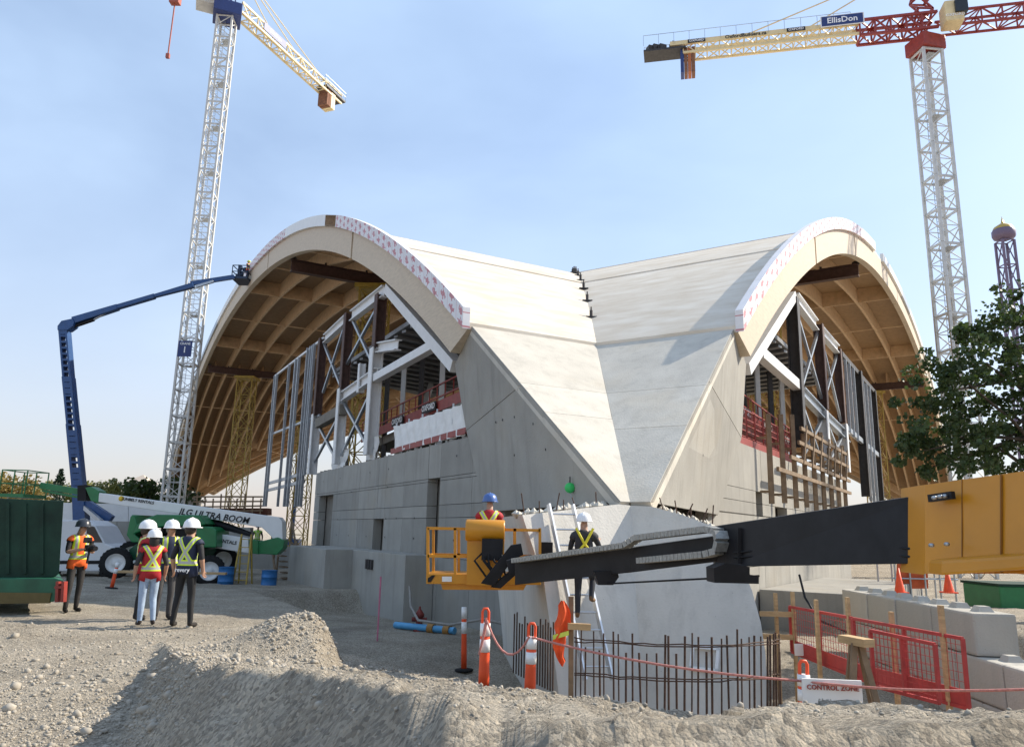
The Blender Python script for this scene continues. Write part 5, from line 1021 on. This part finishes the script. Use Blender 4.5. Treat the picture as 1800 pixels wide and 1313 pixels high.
# control zone sign, ropes, lifeline, hydrant and pipes
p=atY(1462,1208,7.3); t=thing('warning_sign','white control zone sign propped on the mound edge','sign',(p[0],p[1],p[2]-.15)); MB().box((p[0],p[1],p[2]-.06),(.52,.03,.26),-.1).build('board','liftw',t); text('CONTROL ZONE','lettering',.058,mat('sign_purple',(.25,.06,.25),.6).name if False else 'red',t,(p[0],p[1]-.025,p[2]),(1,-.1,0),(0,0,1))
def rope(label,pts,r,mk):
    out_=[]
    for (a,c,sag) in pts:
        for k in range(9): f=k/8; q=np.array(a)*(1-f)+np.array(c)*f; q[2]-=sag*4*f*(1-f); out_.append(q)
    return tag(MB().tube(out_,r,6).build('rope',mk),label,'rope')
M['rope']=mat('pink_rope',(.55,.22,.18),.8,0,.3,40.,.3)
rope('pink and white rope sagging between the two orange posts on the mound',[(atY(855,1085,8.65),atY(842,1150,8.6),0.02),(atY(842,1150,8.6),atY(856,1090,8.62),.02),(atY(856,1090,8.62),atY(931,1118,8.25),.26)],.012,'rope')
rope('red rope running from the short orange post to the control zone sign and beyond',[(atY(935,1120,8.25),atY(1405,1196,7.35),.06),(atY(1405,1196,7.35),atY(1860,1208,6.6),.05)],.012,'rope')
p=FP(-1,1005,858,-.2); p=onplane(1005,858,Q1,np.cross(Q1-PL,ML3-PL)); q=p+np.array([-.05,-.12,0]); t=thing('lifeline_reel','bright green self-retracting lifeline hanging on the buttress side','lifeline',q); MB().lathe(q,[(.0,-.07),(.09,-.06),(.115,0),(.09,.06),(.0,.07)],14,'y').build('housing','lime',t); MB().tube([q+[0,0,.1],q+[0,0,.24]],.015,6).build('hanger','dark',t); MB().tube([q-[0,0,.1],q+[.08,-.1,-.35]],.006,5).build('cable','galv',t)
hp=atY(737,1092,21.5); zg0=G(hp[0],hp[1]); t=thing('fire_hydrant','red standpipe hydrant at the shaded wall in the pit','hydrant',(hp[0],hp[1],zg0)); MB().lathe((hp[0],hp[1],zg0),[(.16,0),(.16,.05),(.09,.08),(.09,.36),(.13,.38),(.13,.44),(.07,.52),(.03,.58),(.03,.64),(.0,.64)],14).build('barrel',mat('rusty_red',(.20,.03,.02),.6),t); MB().tube([(hp[0]-.2,hp[1],zg0+.3),(hp[0]+.2,hp[1],zg0+.3)],.06,10).build('outlet',mat('rusty_red'),t)
a,c=atY(695,1091,21.8),atY(800,1098,20.8); a[2]=G(a[0],a[1])+.1; c[2]=G(c[0],c[1])+.1; t=thing('water_pipe','light blue water main with orange couplings lying in the pit','pipe',a); MB().tube([a,c],.09,12).build('barrel','pipe',t)
for f in (.62,.88): q=a+(c-a)*f; MB().tube([q-(c-a)*.045,q+(c-a)*.045],.13,12).build('coupling',mat('coupling_ochre',(.40,.20,.05),.6),t)
tag(MB().tube([atY(720,1030,21.8),atY(722,1065,21.6),atY(735,1090,21.),atY(790,1098,20.2),atY(850,1088,19.8),atY(905,1100,19.)],.035,8).build('hose',mat('grey_hose',(.30,.28,.25),.7)),'grey hose draped from the wall across the pit','hose')
p=atY(668,1040,19.); z0=G(p[0],p[1]); tag(MB().bar((p[0],p[1],z0-.1),(p[0],p[1],atY(668,1013,19.)[2]),.06,.03).build('marker_stake',mat('pink_paint',(.55,.18,.26),.8)),'pink painted marker stake at the corner of the plinth','stake')
tag(MB().tube([atY(1405,1010,15.5),atY(1415,1050,15.2),atY(1440,1090,14.6),atY(1500,1115,13.2)],.022,8).build('cable','hose'),'black cable hanging down behind the red fence','cable')
p=atY(1790,1058,26.); t=thing('waste_bin','plain dark green bin standing beyond the concrete block stack','waste bin',(p[0],p[1],G(p[0],p[1]))); MB().box((p[0]+.6,p[1],p[2]-.05),(3.6,2.,1.2)).build('body','green',t,bev=.04); MB().box((p[0]+.6,p[1],p[2]+.58),(3.7,2.1,.08)).build('rim','dgreen',t)
t=thing('scaffold','galvanised access scaffold with orange netting right of the plinth','scaffold',atY(1610,1020,30.))
for k in range(5):
    for dy in (0,1.4): q=atY(1575+k*26,1030,30.); MB().tube([(q[0],q[1]+dy,-.6),(q[0],q[1]+dy,2.2)],.035,6).build('standard','galv',t)
for z in (.4,1.3,2.1): q0,q1=atY(1570,1030,30.),atY(1685,1030,30.); MB().tube([(q0[0],q0[1],z),(q1[0],q1[1],z)],.03,6).build('ledger','galv',t)
prismY(MB(),[(1575,1035),(1578,985),(1630,982),(1632,1034)],30.1,.05).build('netting',mat('orange_net',(.55,.10,.03),.8),t)
for k,(u,Y) in enumerate(((1582,24.),(1668,24.))):
    p=atY(u,1042,Y); b=MB(); b.box((p[0],p[1],p[2]+.02),(.38,.38,.04)); b.lathe((p[0],p[1],p[2]),[(.15,.04),(.09,.36),(.085,.37),(.03,.74),(.0,.74)],12); tag(b.build('traffic_cone','orange'),['traffic cone behind the left end of the concrete block stack','traffic cone behind the middle of the concrete block stack'][k],'traffic cone')
# ================================================================== trees and far buildings
def leaves(b,c,r,n,sz,sq=1.):
    for k in range(n):
        while True:
            q=np.array([random.uniform(-1,1) for _ in range(3)])
            if q@q<1: break
        q=q*np.array([1,1,sq]); p=np.array(c)+q*r; a=Vector((random.gauss(0,1),random.gauss(0,1),random.gauss(0,1))).normalized(); u=a.orthogonal().normalized(); v=a.cross(u); s=sz*random.uniform(.6,1.3); P=V3(p)
        b.add([P-u*s*.5,P+v*s*.42,P+u*s*.6,P-v*s*.42],[(0,1,2,3)])
t=thing('leafy_tree','leafy maple tree overhanging behind the yellow boom at the right','tree',(14.2,19.,0.)); b=MB(); tr0=np.array([14.2,19.,-.3])
b.tube([tr0,tr0+[0,0,2.5],tr0+[-.2,0,5.],tr0+[-.1,.2,8.]],[.26,.22,.17,.08],10)
clus=[]
for (u,v) in ((1660,640),(1700,600),(1740,580),(1780,560),(1650,690),(1690,660),(1735,640),(1790,630),(1640,735),(1690,720),(1740,700),(1790,700),(1615,780),(1660,775),(1710,760),(1770,760),(1640,820),(1690,815),(1740,810),(1790,810),(1605,795),(1750,600),(1830,580),(1850,650),(1870,730),(1850,800),(1900,620),(1930,700),(1950,780),(1800,520),(1860,500)):
    c=atY(u,v,18.+random.uniform(-1.,1.2)); clus.append(c)
for k,c in enumerate(clus):
    if k%2==0: s0=tr0+np.array([-.1,0,random.uniform(3,6)]); m_=(s0+c)/2+np.array([0,0,.25]); b.tube([s0,m_,c],[.07,.04,.015],6)
b.build('trunk','bark',t); b=MB()
for c in clus:
    for k in range(11): cc_=c+np.array([random.gauss(0,.36),random.gauss(0,.55),random.gauss(0,.28)]); leaves(b,cc_,random.uniform(.15,.28),40,.115,.75)
for q in range(60): c=tr0+np.array([random.gauss(1.2,1.4),random.gauss(0,1.4),random.uniform(4,9)]); leaves(b,c,.5,26,.13,.8)
b.build('crown','leaf',t,recalc=False)
def fartree(u,vt,Y,wd,kindk,lab,mk):
    p=atY(u,vt,Y); t=thing('pine_tree' if kindk else 'broadleaf_tree',lab,'tree',(p[0],p[1],-.9),group='trees on the far side of the site'); h=p[2]+.9; b=MB(); b.tube([(p[0],p[1],-.9),(p[0],p[1],-.9+h*.7)],[.3,.12],7); b.build('trunk','bark',t); b=MB()
    if kindk:
        for k in range(26): f=k/25; r=wd*(1-f)*.5+.15; z=-.9+h*(.12+.88*f); [leaves(b,(p[0]+r*.6*math.cos(a),p[1]+r*.6*math.sin(a),z),r*.5+.1,7,.5,.5) for a in np.linspace(0,5.5,6)+k]
    else:
        for k in range(34): a=random.uniform(0,6.28); rr=wd*.5*math.sqrt(random.random()); z=-.9+h*random.uniform(.3,.93); q=1-((z+.9)/h-.55)**2*2.2; leaves(b,(p[0]+rr*math.cos(a)*q,p[1]+rr*math.sin(a)*q,z),wd*.16,46,.55,.8)
    b.build('crown',mk,t,recalc=False)
for a in ((-20,828,120,11,0,'autumn-tinged tree at the left end of the far tree line','leaf4'),(30,836,125,10,0,'yellowing tree next to the autumn-tinged tree','leaf4'),(62,842,140,9,0,'green tree left of the dark conifer','leaf2'),(108,826,135,7,1,'dark conifer behind the blue boom lift','leaf3'),(150,852,130,9,0,'low olive tree right of the blue boom lift','leaf2'),(178,846,120,9,0,'round olive tree beside the far apartment tower','leaf2'),(205,848,118,10,0,'wide olive tree in front of the far apartment tower','leaf2'),(232,856,115,8,0,'small olive tree left of the crane base','leaf2'),(200,842,150,5,1,'small conifer top poking out of the tree line','leaf3'),(268,838,112,8,0,'dark green tree behind the crane mast','leaf'),(300,838,116,9,0,'tree seen through the crane mast','leaf')): fartree(*a)
p=atY(250,850,240.); t=thing('apartment_tower','distant apartment tower with pale pyramid roof above the tree line','building',(p[0],p[1],-.9)); zt1=atY(250,849,240.)[2]; MB().box((p[0],p[1],zt1/2-.5),(6.5,6.5,zt1+.8)).build('wall',mat('far_brick',(.20,.20,.22),.8),t)
MB().add([(p[0]-3.6,p[1]-3.6,zt1),(p[0]+3.6,p[1]-3.6,zt1),(p[0]+3.6,p[1]+3.6,zt1),(p[0]-3.6,p[1]+3.6,zt1),(p[0],p[1],zt1+2.6)],[(0,1,4),(1,2,4),(2,3,4),(3,0,4),(3,2,1,0)]).build('roof',mat('far_roof',(.5,.42,.34),.8),t)
for r in range(3):
    for k in range(4): MB().box((p[0]-2.4+k*1.6,p[1]-3.27,zt1-1.2-r*2.),(.9,.06,1.1)).build('window','glass',t)

def tie_holes(pts,n,parent):
    for p in pts:
        p=np.array(p); b=MB(); x=Vector(n).orthogonal().normalized(); y=Vector(n).cross(x); q=V3(p)+Vector(n)*.016
        b.add([q+(x*math.cos(a)+y*math.sin(a))*.035 for a in np.linspace(0,2*math.pi,9)[:-1]],[tuple(range(8))]); b.build('tie_hole','ink',parent,recalc=False)
nl3=(dl[0],dl[1],0.); nr3=(dr[0],dr[1],0.)
tie_holes([W(-1,s,OFW-.005,z) for s in (43.2,46.4,48.4,51,53.4,54.6,56.5,58.4,60) for z in (1.5,2.2,3.4,4.1) if random.random()<.6],nl3,WL_)
tie_holes([W(1,s,OFW-.005,z) for s in (45,47.5,51,54,57) for z in (1.4,2.3,3.3,4.2) if random.random()<.6],nr3,WR_)
for P_,Q_,m2,m3,us in ((PL,Q1,ML2,ML3,((872,742),(884,738),(905,733),(938,745),(960,790),(905,800))),(PR,Q2,MR2,MR3,((1255,760),(1240,752),(1272,765),(1235,800)))):
    n=np.cross(Q_-P_,m3-P_); n/=np.linalg.norm(n); n=n if n[1]<0 else -n; tie_holes([onplane(u,v,P_,n) for u,v in us],tuple(n),BUT)
YL=[o for o in bpy.data.objects if o.name.startswith('boom_lift') and 'orange-yellow' in o.get('label','')][0]
for v in (952,966): MB().tube([atY(1290,v+20-(v-952)*.4,7.8),atY(1450,v,6.75),atY(1622,v+14,5.52)],.010,6).build('hose','hose',YL)
for u,Y in ((1300,7.72),(1420,6.9),(1540,6.05)): MB().bar(atY(u,928-(u-1300)*.15,Y),atY(u,990-(u-1300)*.02,Y),.035,.012,up=(0,-1,0)).build('weld_seam','black',YL)
for u,v0,v1,Y in ((1692,842,1006,5.06),(1760,834,1006,4.75)): MB().bar(atY(u,v0,Y),atY(u,v1,Y),.012,.008,up=(0,-1,0)).build('panel_seam',mat('seam_brown',(.25,.10,.008),.5),YL)
for u,v in ((1100,1000),(1130,997),(1160,994),(1190,991),(1220,988)): MB().lathe(atY(u,v-8,10.2-(u-1080)*.0125),[(.0,-.02),(.012,-.02),(.012,.0),(.0,.0)],8,'y').build('bolt','galv',YL)
